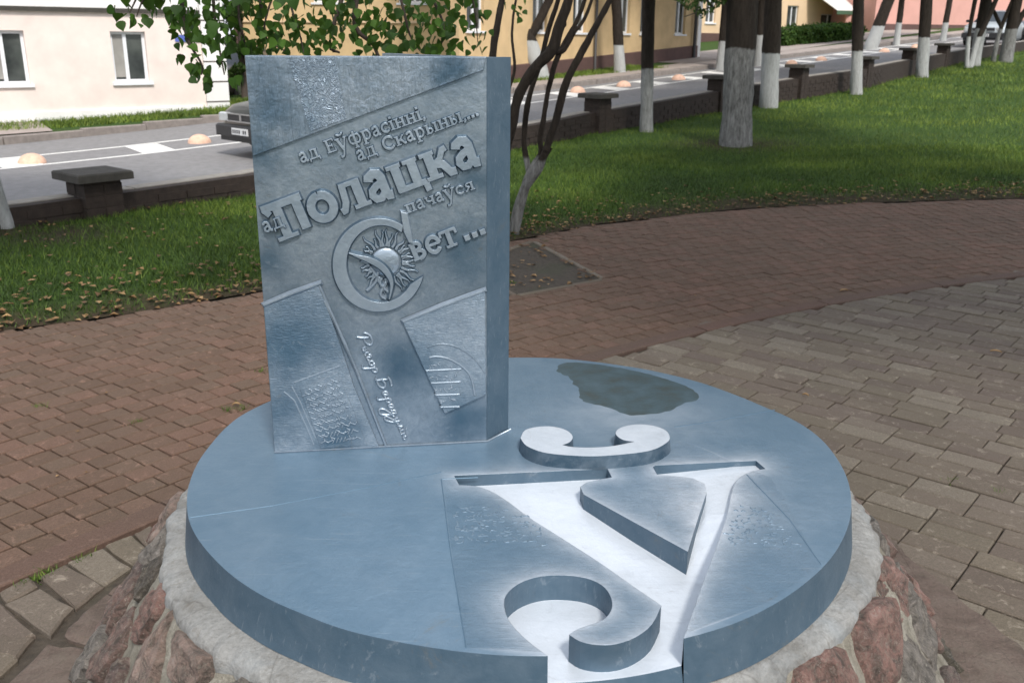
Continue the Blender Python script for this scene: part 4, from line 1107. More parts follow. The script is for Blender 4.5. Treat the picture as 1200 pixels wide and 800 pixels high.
# extra dense near the visible lawn front
near = []
for _ in range(150000):
    x = rng.uniform(-4.6, 7.0); y = rng.uniform(4.5, 13.5)
    if outside_lawn(x, y): continue
    # stay on lawn side of the wall
    px, py, dd = proj((x, y, 0))
    if px < -80 or px > 1280: continue
    w0 = [w_ for w_ in zip(WALL, WALL[1:]) if w_[0][1] <= y <= w_[1][1]]
    if w0:
        (ax, ay), (bx, by) = w0[0]; xw = ax + (bx - ax) * (y - ay) / (by - ay)
        if x < xw + .06: continue
    if rng.random() < bare(x, y) * .9: continue
    pn = mnoise.noise(Vector((x * .9, y * .9, 7))); near.append((x, y, zlb(x, y), (.025 + .03 * rng.random()) * (1 + .4 * pn), .0065, min(1, max(0, tnt(x, y) + .45 * pn + rng.normal(0, .22)))))
near = np.array(near)
blades('grass', np.r_[G_p, near[:, :3]], np.r_[G_h, near[:, 3]], np.r_[G_w, near[:, 4]], M_BLADE, np.r_[G_c, near[:, 5]])
# grass on the far verge below the buildings
vp = []
for _ in range(26000):
    s_ = rng.random(); a_ = (-9.4 + 14.5 * s_, 17.6 + 13.9 * s_); off = rng.uniform(.2, 2.6)
    x, y = a_[0] + RN.x * off, a_[1] + RN.y * off; vp.append((x, y, zv(x, y)))
vp = np.array(vp); blades('verge_grass', vp, rng.uniform(.05, .12, len(vp)), np.full(len(vp), .022), M_BLADE, np.clip(rng.normal(.75, .25, len(vp)), 0, 1))
# weeds in the joints
wp = []
for (px, py) in ((46, 476), (158, 494), (305, 434), (266, 480), (25, 683), (45, 676), (60, 668), (1115, 564), (1170, 577), (283, 478), (98, 652), (640, 283), (600, 330)):
    c_ = onz(px, py, 0)
    for _ in range(40): wp.append((c_.x + rng.normal(0, .014), c_.y + rng.normal(0, .014), -.004))
wp = np.array(wp); blades('weeds', wp, rng.uniform(.006, .022, len(wp)), np.full(len(wp), .004), M_BLADE, rng.uniform(.1, .8, len(wp)), .8)
# litter of dry leaves along the lawn edge: uncountable
V = []; F = []; T = []
def leafquad(x, y, z, s_, tl=.35):
    a = random.uniform(0, 6.28); n0 = len(V); up = random.uniform(.05, tl) * s_
    cx_, cy_ = math.cos(a) * s_, math.sin(a) * s_; nx_, ny_ = -cy_ * .38, cx_ * .38
    V.extend([(x - cx_ / 2, y - cy_ / 2, z + .004), (x + nx_, y + ny_, z + up + .004), (x + cx_ / 2, y + cy_ / 2, z + .006), (x - nx_, y - ny_, z + up * .8 + .004)])
    F.extend([(n0, n0 + 1, n0 + 2), (n0, n0 + 2, n0 + 3)]); t_ = random.random() ** 1.3; T.extend([t_, t_])
edge = resamp([Vector((p[0], p[1], 0)) for p in LAWN_IN[2:14]], 500)
for _ in range(1900):
    q = random.choice(edge); d_ = abs(random.gauss(0, .40 if q.x < 1 else .5)) - .04
    x, y = q.x - .62 * d_ + random.uniform(-.05, .05), q.y + .78 * d_
    if q.x > 1.5: x, y = q.x - .25 * d_, q.y + d_
    onp = outside_lawn(x, y); leafquad(x, y, .002 if onp else zlb(x, y) + .012, random.uniform(.02, .065))
for _ in range(450):
    x = random.uniform(-4.3, 1.0); y = random.uniform(4.6, 9.5)
    if outside_lawn(x, y) or x < -4.0 + (y - 7.4) * .8: continue
    leafquad(x, y, zlb(x, y) + .02, random.uniform(.03, .06))
for _ in range(160):
    x = random.uniform(-.4, .6); y = random.uniform(5.6, 7.2)
    if inpoly(x, y, PIT): leafquad(x, y, 0, random.uniform(.02, .05))
for _ in range(70):
    x = random.uniform(-3, 5); y = random.uniform(3.0, 8.0)
    if outside_lawn(x, y) and math.hypot(x - DC.x, y - DC.y) > 1.3: leafquad(x, y, .003, random.uniform(.008, .02))
o = mk('leaf_litter', V, F, M_LITTER); tag(o, kind='stuff'); a = o.data.attributes.new('tint', 'FLOAT', 'FACE'); a.data.foreach_set('value', T)
# single fallen leaves big enough to pick out on the paving
def fallen(px, py, s_, lab, rz):
    p = onz(px, py, .004); n_ = 10; V = []; 
    for k_ in range(n_ + 1):
        f_ = k_ / n_; w_ = .36 * math.sin(math.pi * f_) ** .8 * s_; z_ = .006 * math.sin(f_ * 3.14) + .002
        V += [((f_ - .5) * s_, w_ * .5, z_ + .006), ((f_ - .5) * s_, 0, z_), ((f_ - .5) * s_, -w_ * .5, z_ + .005)]
    F = [f for k_ in range(n_) for f in ((3 * k_, 3 * k_ + 1, 3 * k_ + 4, 3 * k_ + 3), (3 * k_ + 1, 3 * k_ + 2, 3 * k_ + 5, 3 * k_ + 4))]
    o = mk('fallen_leaf', V, F, M_LITTER, world=False); o.location = p; o.rotation_euler = (0, 0, rz); tag(o, lab, 'leaf')
    a_ = o.data.attributes.new('tint', 'FLOAT', 'FACE'); a_.data.foreach_set('value', [.95] * len(F))
fallen(989, 341, .06, 'pale yellow leaf lying on the red-brown pavers above the curved border', .3)
fallen(1167, 413, .055, 'curled tan leaf lying on the grey pavers near the right edge', -.4)
fallen(944, 464, .03, 'small pinkish leaf on the grey pavers just above the disc rim', -.6)
fallen(277, 475, .035, 'small reddish leaf on the pavers left of the book', .1)

# ------------------------------------------------------------------ low street wall with capped pillars
wl = thing('street_wall', 'long low dark brick wall with pale coping and capped pillars between lawn and road', 'wall', (WALL[2][0], WALL[2][1], 0))
WPs = resamp([Vector((p[0], p[1], 0)) for p in WALL], 30)
course = 0
bodies = []
wm = MB(); cm = MB()
P_ = [Vector((p[0], p[1], 0)) for p in WALL]
for a_, b_ in zip(P_, P_[1:]):
    n_ = max(1, int((b_ - a_).length / .9)); d_ = (b_ - a_).normalized(); rz = math.atan2(d_.y, d_.x)
    for k_ in range(n_):
        A_ = a_.lerp(b_, k_ / n_); B_ = a_.lerp(b_, (k_ + 1) / n_); c_ = (A_ + B_) / 2; L_ = (B_ - A_).length; h_ = wall_h(c_.x, c_.y)
        nx_ = Vector((-d_.y, d_.x, 0)); zt = zl(c_.x, c_.y) + h_; zb_ = min(zl(c_.x, c_.y), zr(c_.x, c_.y)) - .2
        slope = math.atan2((zl(B_.x, B_.y) + wall_h(B_.x, B_.y)) - (zl(A_.x, A_.y) + wall_h(A_.x, A_.y)), L_)
        V = []
        for (q, nn) in ((A_, 0), (B_, 0), (B_, .26), (A_, .26)):
            V.append((q.x + nx_.x * nn, q.y + nx_.y * nn, zb_))
        for (q, nn) in ((A_, 0), (B_, 0), (B_, .26), (A_, .26)):
            V.append((q.x + nx_.x * nn, q.y + nx_.y * nn, zl(q.x, q.y) + wall_h(q.x, q.y) - .012))
        wm.add(V, [(4, 5, 6, 7), (0, 1, 5, 4), (2, 3, 7, 6)])
        V = []
        for zo in (-.05, -.004):
            for (q, nn) in ((A_ + d_ * .006, .12), (B_ - d_ * .006, .12), (B_ - d_ * .006, .30), (A_ + d_ * .006, .30)):
                V.append((q.x + nx_.x * nn, q.y + nx_.y * nn, zl(q.x, q.y) + wall_h(q.x, q.y) + zo))
        m = MB(); m.add(V, [(3, 2, 1, 0), (4, 5, 6, 7), (0, 1, 5, 4), (1, 2, 6, 5), (2, 3, 7, 6), (3, 0, 4, 7)])
        if c_.y > 2: m.build('coping_stone', [M_COPE if c_.y > 0 else M_STREETC], wl)
        # three brick courses on the lawn face
        if 5 < c_.y < 24:
            nb = int(L_ / .25)
            for row in range(max(1, int((h_ - .05) / .075))):
                for q in range(nb):
                    t_ = (q + (.5 if row % 2 else 0)) / nb
                    if t_ + .92 / nb > 1.0: continue
                    s0_ = A_.lerp(B_, t_); s1_ = A_.lerp(B_, t_ + .94 / nb); z0_ = zl(s0_.x, s0_.y) + row * .075 + .004; pr = -.010 - .003 * random.random()
                    V = [(s0_.x + nx_.x * pr, s0_.y + nx_.y * pr, z0_), (s1_.x + nx_.x * pr, s1_.y + nx_.y * pr, z0_), (s1_.x + nx_.x * pr, s1_.y + nx_.y * pr, z0_ + .066), (s0_.x + nx_.x * pr, s0_.y + nx_.y * pr, z0_ + .066)]
                    V += [(v[0] - nx_.x * pr * 1.2, v[1] - nx_.y * pr * 1.2, v[2]) for v in V]
                    wm.add(V, [(3, 2, 1, 0), (0, 1, 5, 4), (1, 2, 6, 5), (2, 3, 7, 6), (3, 0, 4, 7)])
wm.build('wall_body', [M_STREETB], wl)
def pillar(x, y, w_, above):
    z0_ = min(zl(x, y), zr(x, y)) - .15; zt = zl(x, y) + wall_h(x, y) + above; rz = math.atan2(RD.y, RD.x)
    cx_, cy_ = x + RN.x * .13, y + RN.y * .13
    # block courses
    m = MB(); zz = z0_; m.box((cx_, cy_, (z0_ + zt) / 2), (w_ * .93, w_ * .93, zt - z0_), rz)
    f_ = m.build('pillar', [M_STREETB], wl)
    zz = zl(x, y) + .01; row = 0
    while zz + .1 < zt:
        for sx in (-1, 1):
            for sy in (-1, 1):
                m = MB(); o_ = (w_ / 4 + (.01 if row % 2 else -.01) * sx)
                m.box((cx_ + RD.x * sx * w_ / 4 + RN.x * sy * w_ / 4, cy_ + RD.y * sx * w_ / 4 + RN.y * sy * w_ / 4, zz + .05), (w_ / 2 - .012, w_ / 2 - .012, .094), rz, 0, .006)
                mk('block', m.V, m.F, M_STREETB, f_)
        zz += .1; row += 1
    m = MB(); m.box((cx_, cy_, zt + .035), (w_ + .14, w_ + .14, .07), rz, 0, .012); m.build('cap', [M_STREETC], f_)
for (x, y, w_, ab) in ((-3.47, 7.96, .34, .13), (-1.15, 11.4, .32, .2), (1.42, 15.22, .32, .2), (3.95, 18.32, .32, .2), (6.1, 20.6, .32, .2), (8.4, 23.2, .32, .2), (10.9, 26.9, .32, .22), (13.2, 30.1, .32, .22), (15.8, 33.8, .32, .2)):
    pillar(x, y, w_, ab)
# salmon concrete bollards in the marking
HB = None
def hemi_mesh(r):
    V = []; F = []; n_ = 20
    for j in range(7):
        ph = j / 6 * math.pi / 2
        for k_ in range(n_):
            a_ = 2 * math.pi * k_ / n_; V.append((r * math.cos(ph) * math.cos(a_), r * math.cos(ph) * math.sin(a_), r * .78 * math.sin(ph) + .004 * mnoise.noise(Vector((k_ * .7, j, 0)))))
    for j in range(6):
        for k_ in range(n_): F.append((j * n_ + k_, j * n_ + (k_ + 1) % n_, (j + 1) * n_ + (k_ + 1) % n_, (j + 1) * n_ + k_))
    me = bpy.data.meshes.new('bollard'); me.from_pydata(V, [], F); me.materials.append(M_BUMPC); me.polygons.foreach_set('use_smooth', [True] * len(F)); return me
HB = hemi_mesh(.205)
BL = [(-7.15, 14.35, 'salmon concrete dome bollard on the road marking, farthest left, above the near wall pillar'), (-5.45, 17.05, 'salmon concrete dome bollard just left of the dark car'), (1.85, 25.3, 'dome bollard seen above the wall pillar behind the lilac stems'), (3.2, 26.7, 'dome bollard between the slim whitewashed trunk and the lilac stems'), (5.0, 28.5, 'dome bollard just right of the slim whitewashed trunk by the wall'),
      (9.7, 33.6, 'dome bollard seen right of the trunk in front of the hedge'), (11.2, 35.2, 'dome bollard between the hedge-side trunk and the next whitewashed tree'), (13.2, 37.4, 'dome bollard just right of the third whitewashed trunk'), (15.0, 39.4, 'dome bollard left of the fourth whitewashed trunk'), (17.2, 41.8, 'dome bollard right of the fourth whitewashed trunk'), (7.2, 30.9, 'dome bollard partly behind the thickest trunk')]
for x, y, lab in BL:
    x += RN.x * .25; y += RN.y * .25
    o = bpy.data.objects.new('dome_bollard', HB); COL.objects.link(o); o.location = (x, y, zr(x, y) - .01); o.rotation_euler = (0, 0, random.random() * 6); tag(o, lab, 'bollard', 'dome bollards along the road marking')

# ------------------------------------------------------------------ buildings
def bquad(A, d, s0, s1, z0, z1, off, th, mb, m=0):
    n_ = Vector((d.y, -d.x, 0)); Q = []
    for z in (z0, z1):
        for s_, o_ in ((s0, off), (s1, off), (s1, off - th), (s0, off - th)):
            Q.append((A.x + d.x * s_ + n_.x * o_, A.y + d.y * s_ + n_.y * o_, z))
    mb.add(Q, [(3, 2, 1, 0), (4, 5, 6, 7), (0, 1, 5, 4), (1, 2, 6, 5), (2, 3, 7, 6), (3, 0, 4, 7)], m)
def window(A, d, s0, s1, z0, z1, parent, mull=.5, curtain=0):
    m = MB(); bw = .055; rc = -.10
    for (a_, b_, c_, e_) in ((s0, s0 + bw, z0, z1), (s1 - bw, s1, z0, z1), (s0 + bw, s1 - bw, z0, z0 + bw), (s0 + bw, s1 - bw, z1 - bw, z1)): bquad(A, d, a_, b_, c_, e_, rc, .06, m)
    sm_ = s0 + (s1 - s0) * mull; bquad(A, d, sm_ - .035, sm_ + .035, z0 + bw, z1 - bw, rc + .008, .06, m)
    f_ = m.build('window', [M_FRAME], parent)
    for a_, b_ in ((s0 + bw, sm_ - .035), (sm_ + .035, s1 - bw)):
        m = MB(); bquad(A, d, a_ + .002, b_ - .002, z0 + bw + .002, z1 - bw - .002, rc - .03, .01, m); m.build('pane', [M_GLASS], f_)
    if curtain:
        m = MB(); bquad(A, d, s0 + .06, s0 + (s1 - s0) * .42, z0 + .1, z1 - .06, rc - .018, .008, m); m.build('curtain', [M_CURT], f_)
    m = MB(); bquad(A, d, s0 - .06, s1 + .06, z0 - .06, z0 - .003, .05, .18, m); m.build('sill', [M_FRAME], f_)
def facade(A, d, L, z0, z1, wins, mat, parent, s_start=0.0, th=.35, name='wall'):
    ss = sorted(set([s_start, L] + [w_[0] for w_ in wins] + [w_[1] for w_ in wins])); zs = sorted(set([z0, z1] + [w_[2] for w_ in wins] + [w_[3] for w_ in wins]))
    m = MB()
    for i in range(len(ss) - 1):
        run = None
        for j in range(len(zs) - 1):
            cs_, cz_ = (ss[i] + ss[i + 1]) / 2, (zs[j] + zs[j + 1]) / 2
            hole = any(w_[0] < cs_ < w_[1] and w_[2] < cz_ < w_[3] for w_ in wins)
            if not hole:
                if run is None: run = [zs[j], zs[j + 1]]
                else: run[1] = zs[j + 1]
            if hole or j == len(zs) - 2:
                if run: bquad(A, d, ss[i], ss[i + 1], run[0], run[1], 0, th, m)
                run = None
    return m.build(name, [mat], parent)
def plane_hit(A, d, px, py):
    n_ = Vector((d.y, -d.x, 0)); r = ray(px, py); t_ = (A - CX).dot(n_) / r.dot(n_); X = CX + r * t_; return (X - A).dot(d), X.z
# pale building, left
A = Vector((-10.3, 19.32, 0)); d = Vector((3.72, 2.85, 0)).normalized()
bl = thing('pale_building', 'pale pinkish rendered house with white quoins and grass along its foot, at the left', 'building', (A.x, A.y, 0))
s_e, _ = plane_hit(A, d, 268, 120); s_q, _ = plane_hit(A, d, 241, 110)
w2a, zt2 = plane_hit(A, d, 128.5, 37); w2b, _ = plane_hit(A, d, 172, 60); _, zb2 = plane_hit(A, d, 150, 96.5)
w1b, _ = plane_hit(A, d, 32, 70); wdt = w2b - w2a
wins = [(w2a, w2b, zb2, zt2), (w1b - wdt, w1b, zb2, zt2), (w1b - wdt - 2.2, w1b - wdt - 1.0, zb2, zt2)]
_, zc = plane_hit(A, d, 130, 12)
wins2 = [(a_, b_, zc + 1.1, zc + 2.4) for a_, b_, _, _ in wins]
facade(A, d, s_q, -.6, zc, wins, M_PALE, bl, -8)
facade(A, d, s_q, zc, zc + 3.2, wins2, M_WHITEP, bl, -8, name='upper_wall')
for w_ in wins: window(A, d, *w_, bl, .42, 1)
for w_ in wins2: window(A, d, *w_, bl, .42)
m = MB(); bquad(A, d, -8, s_q, zc - .05, zc + .035, .07, .09, m); m.build('ledge', [M_STREETC], bl)
m = MB(); bquad(A, d, -8, s_e, -.6, -.02, .05, .06, m); m.build('foot_band', [M_WHITEP], bl)
z_ = -.35; k = 0
while z_ < zc + 3:
    m = MB(); bquad(A, d, s_q, s_e + .0, z_, z_ + .40, .07, .42, m); m.build('quoin', [M_WHITEP], bl); z_ += .435; k += 1
m = MB(); bquad(A, d, s_q, s_e - .02, -.6, zc + 3.2, .03, .3, m); m.build('corner', [M_KERB], bl)
Ae = A + d * s_e; dn = Vector((-d.y, d.x, 0))
m = MB(); bquad(A + d * s_e + dn * .36, dn, 0, 9, -.6, zc + 3.2, 0, .35, m); m.build('side_wall', [M_PALE], bl)
m = MB(); m.add([tuple(A + d * -8.4 - dn * .5 + Vector((0, 0, zc + 3.2))), tuple(A + d * (s_e + .4) - dn * .5 + Vector((0, 0, zc + 3.2))), tuple(A + d * (s_e + .4) + dn * 5 + Vector((0, 0, zc + 5.6))), tuple(A + d * -8.4 + dn * 5 + Vector((0, 0, zc + 5.6))), tuple(A + d * (s_e + .4) + dn * 10 + Vector((0, 0, zc + 3.2))), tuple(A + d * -8.4 + dn * 10 + Vector((0, 0, zc + 3.2)))], [(0, 1, 2, 3), (3, 2, 4, 5), (1, 4, 2), (0, 3, 5), (0, 5, 4, 1)]); m.build('roof', [M_ROOF], bl)
s_, z_ = plane_hit(A, d, 205, 49); s2_, z2_ = plane_hit(A, d, 233, 41)
m = MB(); bquad(A, d, s_, s2_, z_, z_ + .14, .03, .03, m); m.build('sign_plate', [M_BLUES], bl)
# yellow building
A = Vector((.95, 29.08, 0)); d = Vector((5.48, 6.95, 0)).normalized()
by = thing('yellow_building', 'ochre-yellow rendered building with brown plinth and white windows across the road behind the lilac stems', 'building', (A.x, A.y, 0))
sL, _ = plane_hit(A, d, 538, 60); sR, zR = plane_hit(A, d, 817, 40)
wins = []
for x0, x1, yb in ((547, 563, 41), (624, 639, 39), (671, 684, 38), (724, 733, 37), (750, 758, 36), (791, 803, 33)):
    a_, z0_ = plane_hit(A, d, x0, yb); b_, _ = plane_hit(A, d, x1, yb); wins.append((a_, b_))
_, zs_ = plane_hit(A, d, 631, 37.5)
wins = [(a_, max(b_, a_ + .7), zs_, zs_ + 1.5) for a_, b_ in wins]
facade(A, d, sR, -.6, zs_ + 3.6, wins, M_YEL, by, sL)
for w_ in wins: window(A, d, *w_, by, .5)
_, zp = plane_hit(A, d, 700, 74.5)
for k in range(12):
    a_ = sL + (sR - sL) * k / 12; b_ = sL + (sR - sL) * (k + 1) / 12
    X0 = A + d * a_; X1 = A + d * b_; n_ = Vector((d.y, -d.x, 0)); zz0 = zv(X0.x, X0.y); zz1 = zv(X1.x, X1.y); V = []
    for (X, zz) in ((X0, zz0), (X1 - d * .004, zz1)):
        for off, z in ((.06, -.6), (.06, zz + .42), (-.02, zz + .44), (-.02, -.6)): V.append((X.x + n_.x * off, X.y + n_.y * off, z))
    m = MB(); m.add(V, [(0, 4, 5, 1), (1, 5, 6, 2), (0, 1, 2, 3), (4, 7, 6, 5)]); m.build('plinth', [M_PLINTH], by)
Xr = A + d * sR; dn = Vector((-d.y, d.x, 0)); n_ = -dn
m = MB(); bquad(A, d, sR - .02, sR + .25, -.6, zs_ + 3.6, .03, .3, m); m.build('corner', [M_WHITEP], by)
m = MB(); bquad(Xr + dn * .36, dn, 0, 12, -.6, zs_ + 3.6, 0, .3, m); m.build('side_wall', [M_YEL], by)
p0 = Xr - d * .35 + n_ * .1
m = MB(); m.tube([(p0.x, p0.y, zv(p0.x, p0.y)), (p0.x, p0.y, 5)], .06, 8); m.build('drainpipe', [M_PIPE], by, True)
s_, _ = plane_hit(A, d, 694, 80); p0 = A + d * s_ + n_ * .1
m = MB(); m.tube([(p0.x, p0.y, zv(p0.x, p0.y)), (p0.x, p0.y, 5)], .045, 8); m.build('drainpipe', [M_PIPE], by, True)  # made-up pipe in place of a thin leaning upright
# wing set back at the left
A2 = Vector((-8.6, 31.5, 0)); d2 = Vector((7.3, -.6, 0)).normalized()
wg = thing('yellow_wing', 'yellow rendered building wing with brown base seen through the hanging leaves above the book', 'building', (A2.x, A2.y, 0))
wins = [(2.3, 3.3, 2.5, 3.9), (5.0, 6.0, 2.5, 3.9)]
facade(A2, d2, 7.32, -.6, 6, wins, M_YEL, wg)
for w_ in wins: window(A2, d2, *w_, wg)
m = MB(); bquad(A2, d2, 0, 7.32, 1.9, 1.97, .05, .06, m); m.build('ledge', [M_CREAM], wg)
m = MB(); bquad(A2, d2, -.0, 7.32, -.6, .62, .06, .07, m); m.build('plinth', [M_PLINTH], wg)
m = MB(); bquad(A2, d2, -.30, -.01, -.6, 6, .06, .2, m); m.build('corner', [M_PLINTH], wg)
p0 = A2 + d2 * 7.1 + Vector((0, -.2, 0)); m = MB(); m.tube([(p0.x, p0.y, 0), (p0.x, p0.y, 6)], .1, 8); m.build('drainpipe', [M_PIPE], wg, True)
# far cream house between trunks
def boxhouse(name, lab, P0, P1, zb_, zt, mat, plinth_h, wins, depth=8, extra=None):
    A = Vector((*P0, 0)); B = Vector((*P1, 0)); d = (B - A).normalized(); L = (B - A).length
    h = thing(name, lab, 'building', (A.x, A.y, 0)); W = [(a_ * L, b_ * L, z0_, z1_) for a_, b_, z0_, z1_ in wins]
    facade(A, d, L, zb_, zt, W, mat, h)
    for w_ in W: window(A, d, *w_, h)
    if plinth_h: 
        m = MB(); bquad(A, d, -.02, L + .02, zb_, plinth_h, .06, .07, m); m.build('plinth', [M_PLINTH], h)
    dn = Vector((-d.y, d.x, 0))
    m = MB(); bquad(A + d * L + dn * .36, dn, 0, depth, zb_, zt, 0, .3, m); m.build('side_wall', [mat], h); m = MB(); bquad(A + dn * depth, -dn, 0, depth - .36, zb_, zt, 0, .3, m); m.build('side_wall', [mat], h)
    m = MB(); bquad(A, d, -.4, L + .4, zt, zt + .2, .4, depth + .6, m); m.build('roof', [M_ROOF], h)
    return h, A, d, L
P0 = at(806, 50, 47); P1 = at(850, 48, 49)
boxhouse('cream_house', 'cream rendered house with brown plinth glimpsed between trunks, right of the yellow building', P0[:2], P1[:2], .2, 7, M_CREAM, at(825, 39, 48).z, [(.42, .68, at(825, 27, 48).z, at(825, 27, 48).z + 1.3)])
P0 = at(880, 48, 56); P1 = at(1004, 40, 62)
hb, A, d, L = boxhouse('shop_house', 'bright cream shop house with white awning behind the clipped hedge', P0[:2], P1[:2], .6, 8, M_CREAM, 0, [(.03, .10, 1.9, 3.2), (.30, .40, 1.2, 3.4), (.62, .78, 1.9, 3.0)])
zaw = at(970, 14, 58).z; n_ = Vector((d.y, -d.x, 0))
V = [tuple(A + d * (L * .46) + n_ * .1 + Vector((0, 0, zaw + 1.3))), tuple(A + d * (L * 1.02) + n_ * .1 + Vector((0, 0, zaw + 1.3))), tuple(A + d * (L * 1.02) + n_ * 2.2 + Vector((0, 0, zaw + .1))), tuple(A + d * (L * .46) + n_ * 2.2 + Vector((0, 0, zaw + .1)))]
V += [(v[0], v[1], v[2] - .06) for v in V]
aw = mk('awning', V, [(0, 1, 2, 3), (7, 6, 5, 4), (3, 2, 6, 7), (0, 3, 7, 4), (1, 5, 6, 2)], M_AWN, hb)
for k in range(14):
    f_ = .46 + .56 * (k + .5) / 14; c_ = A + d * (L * f_) + n_ * 2.2; m = MB(); bquad(c_, d, -.2, .2, zaw - .16, zaw + .05, .03, .03, m); mk('scallop', m.V, m.F, M_GREEN, aw)
for f_ in (.6, .86):
    c_ = A + d * (L * f_) + n_ * 2.0; m = MB(); m.box((c_.x, c_.y, 1.6), (.3, .3, zaw * 2 - 3.2 + .0), 0); mk('post', m.V, m.F, M_PINK, aw)
P0 = at(955, 45, 58); P1 = at(1260, 38, 70)
boxhouse('pink_building', 'long pink rendered building with dark maroon plinth behind the trunks at the right', (11 + 11.2, 66), (P1.x, P1.y + 4), .6, 9, M_PINK, 0, [])
P0 = Vector((20.4, 56.6, 0)); P1 = Vector((36, 61.5, 0))
hp, A, d, L = boxhouse('pink_house', 'pink rendered street house with tall maroon plinth and pale door surround, far right', P0[:2], P1[:2], 1.0, 9, M_PINK, at(1060, 28.5, 57).z, [(.5, .56, 4.2, 5.8), (.75, .81, 4.2, 5.8)])

# ------------------------------------------------------------------ foliage builders
def crown_mesh(name, n, rx, rz, lsz, seed, mat, clumps=26, flat_bottom=-.6):
    r = np.random.default_rng(seed); cl = []
    while len(cl) < clumps:
        v = r.uniform(-1, 1, 3)
        if .2 < np.linalg.norm(v) < 1 and v[2] > flat_bottom: cl.append(v * (rx, rx, rz))
    cl = np.array(cl); cr_ = r.uniform(.25, .42, clumps) * rx
    idx = r.integers(0, clumps, n); v = r.normal(0, 1, (n, 3)); v /= np.linalg.norm(v, axis=1)[:, None]
    P = cl[idx] + v * (cr_[idx] * r.uniform(.55, 1.0, n) ** .5)[:, None] * (1, 1, .75)
    a = r.normal(0, 1, (n, 3)); a /= np.linalg.norm(a, axis=1)[:, None]; b = np.cross(a, r.normal(0, 1, (n, 3))); b /= np.linalg.norm(b, axis=1)[:, None]
    s_ = lsz * r.uniform(.6, 1.3, n)[:, None]
    V = np.stack([P - a * s_, P + b * s_ * .5, P + a * s_, P - b * s_ * .5], 1)
    me = bpy.data.meshes.new(name); me.vertices.add(n * 4); me.vertices.foreach_set('co', V.reshape(-1)); me.loops.add(n * 4); me.loops.foreach_set('vertex_index', np.arange(n * 4))
    me.polygons.add(n); me.polygons.foreach_set('loop_start', np.arange(n) * 4); me.polygons.foreach_set('loop_total', np.full(n, 4)); me.update(); me.validate(); me.materials.append(mat)
    t_ = me.attributes.new('tint', 'FLOAT', 'FACE'); t_.data.foreach_set('value', (r.random(clumps)[idx] * .6 + r.random(n) * .4)); return me, cl
CROWNS = [crown_mesh('crown', 15000, 2.6, 1.9, .085, 20 + k, M_TLEAF) for k in range(3)]
def tree(x, y, z, rb, rt, wash, top, crown_z, lab, grp, stems=None, cs=1.0, worn=0.0, ci=0, low=None, crown=True):
    """rb/rt trunk radii at base and at 2.6 m; top=(dx,dy) lean over 3 m"""
    t_ = thing('street_tree', lab, 'tree', (x, y, z), 0, grp)
    def trunk(pts, rads, nm='trunk', par=t_):
        m = MB(); P = smoothseg([tuple(p) for p in pts], 5); n_ = len(P)
        R_s = [rads[min(len(rads) - 1, int(i / (n_ - 1) * (len(rads) - 1)))] for i in range(n_)]
        R_s = [rads[int(q)] + (rads[min(len(rads) - 1, int(q) + 1)] - rads[int(q)]) * (q - int(q)) for q in [i / (n_ - 1) * (len(rads) - 1) for i in range(n_)]]
        m.tube(P, R_s, 14); V = [Vector(v) for v in m.V]
        V = [(v.x + rb * .12 * mnoise.noise(Vector((v.x * 9 + x, v.y * 9, v.z * 3))), v.y + rb * .12 * mnoise.noise(Vector((v.x * 9, v.y * 9 + y, v.z * 3 + 5))), v.z) for v in V]
        o = mk(nm, V, m.F, M_BARK, par, smooth=True, world=False); o['wash'] = float(wash); o['worn'] = float(worn); return o
    if stems is None:
        stems = [([(0, 0, -.15), (0, 0, .05), (top[0] * .15, top[1] * .15, .45), (top[0] * .45, top[1] * .45, 1.4), (top[0], top[1], 3.0), (top[0] * 1.2, top[1] * 1.2, crown_z)], [rb * 1.2, rb * 1.08, rb, (rb + rt) / 2, rt, rt * .5])]
    for P, R_s in stems: tr = trunk(P, R_s)
    if crown:
        me, cl = CROWNS[ci % 3]
        tp = Vector(stems[0][0][-2])
        for k_ in range(7):
            c_ = Vector(cl[k_]) * cs; e = Vector((top[0] * 1.2, top[1] * 1.2, crown_z)) + c_ * .85; mid = tp.lerp(e, .5) + Vector((0, 0, .15))
            if proj(Vector((x, y, z)) + e)[1] > -5: e.z += .4
            trunk([tuple(tp + Vector((0, 0, -.1))), tuple(mid), tuple(e)], [rt * .6, rt * .35, .012], 'limb')
        o = bpy.data.objects.new('crown', me); COL.objects.link(o); o.parent = t_; o.location = (top[0] * 1.2, top[1] * 1.2, crown_z); o.scale = (cs, cs, cs); o.rotation_euler = (0, 0, ci * 1.3)
    return t_
grpL = 'whitewashed trees on the lawn'; grpF = 'whitewashed trees across the road'
tree(3.18, 13.74, .03, .215, .205, 1.36, (-.10, 0), 5.1, 'thickest dark trunk on the lawn with worn greyish whitewash', grpL, worn=.40, cs=1.25, ci=0)
tree(4.95, 18.9, .21, .175, .165, 1.06, (-.12, 0), 5.0, 'tree with bright whitewashed foot just right of the thickest trunk', grpL, ci=1, worn=.05)
tree(7.55, 21.53, .34, .125, .115, .95, (-.27, 0), 5.2, 'slim straight whitewashed tree standing in front of a capped wall pillar, right of the hedge', grpL, ci=2, worn=.08)
tree(10.88, 26.18, .55, .155, .15, 1.06, (-.22, 0), 4.9, 'whitewashed tree midway along the right lawn, in front of the pink wall', grpL, ci=0, worn=.1)
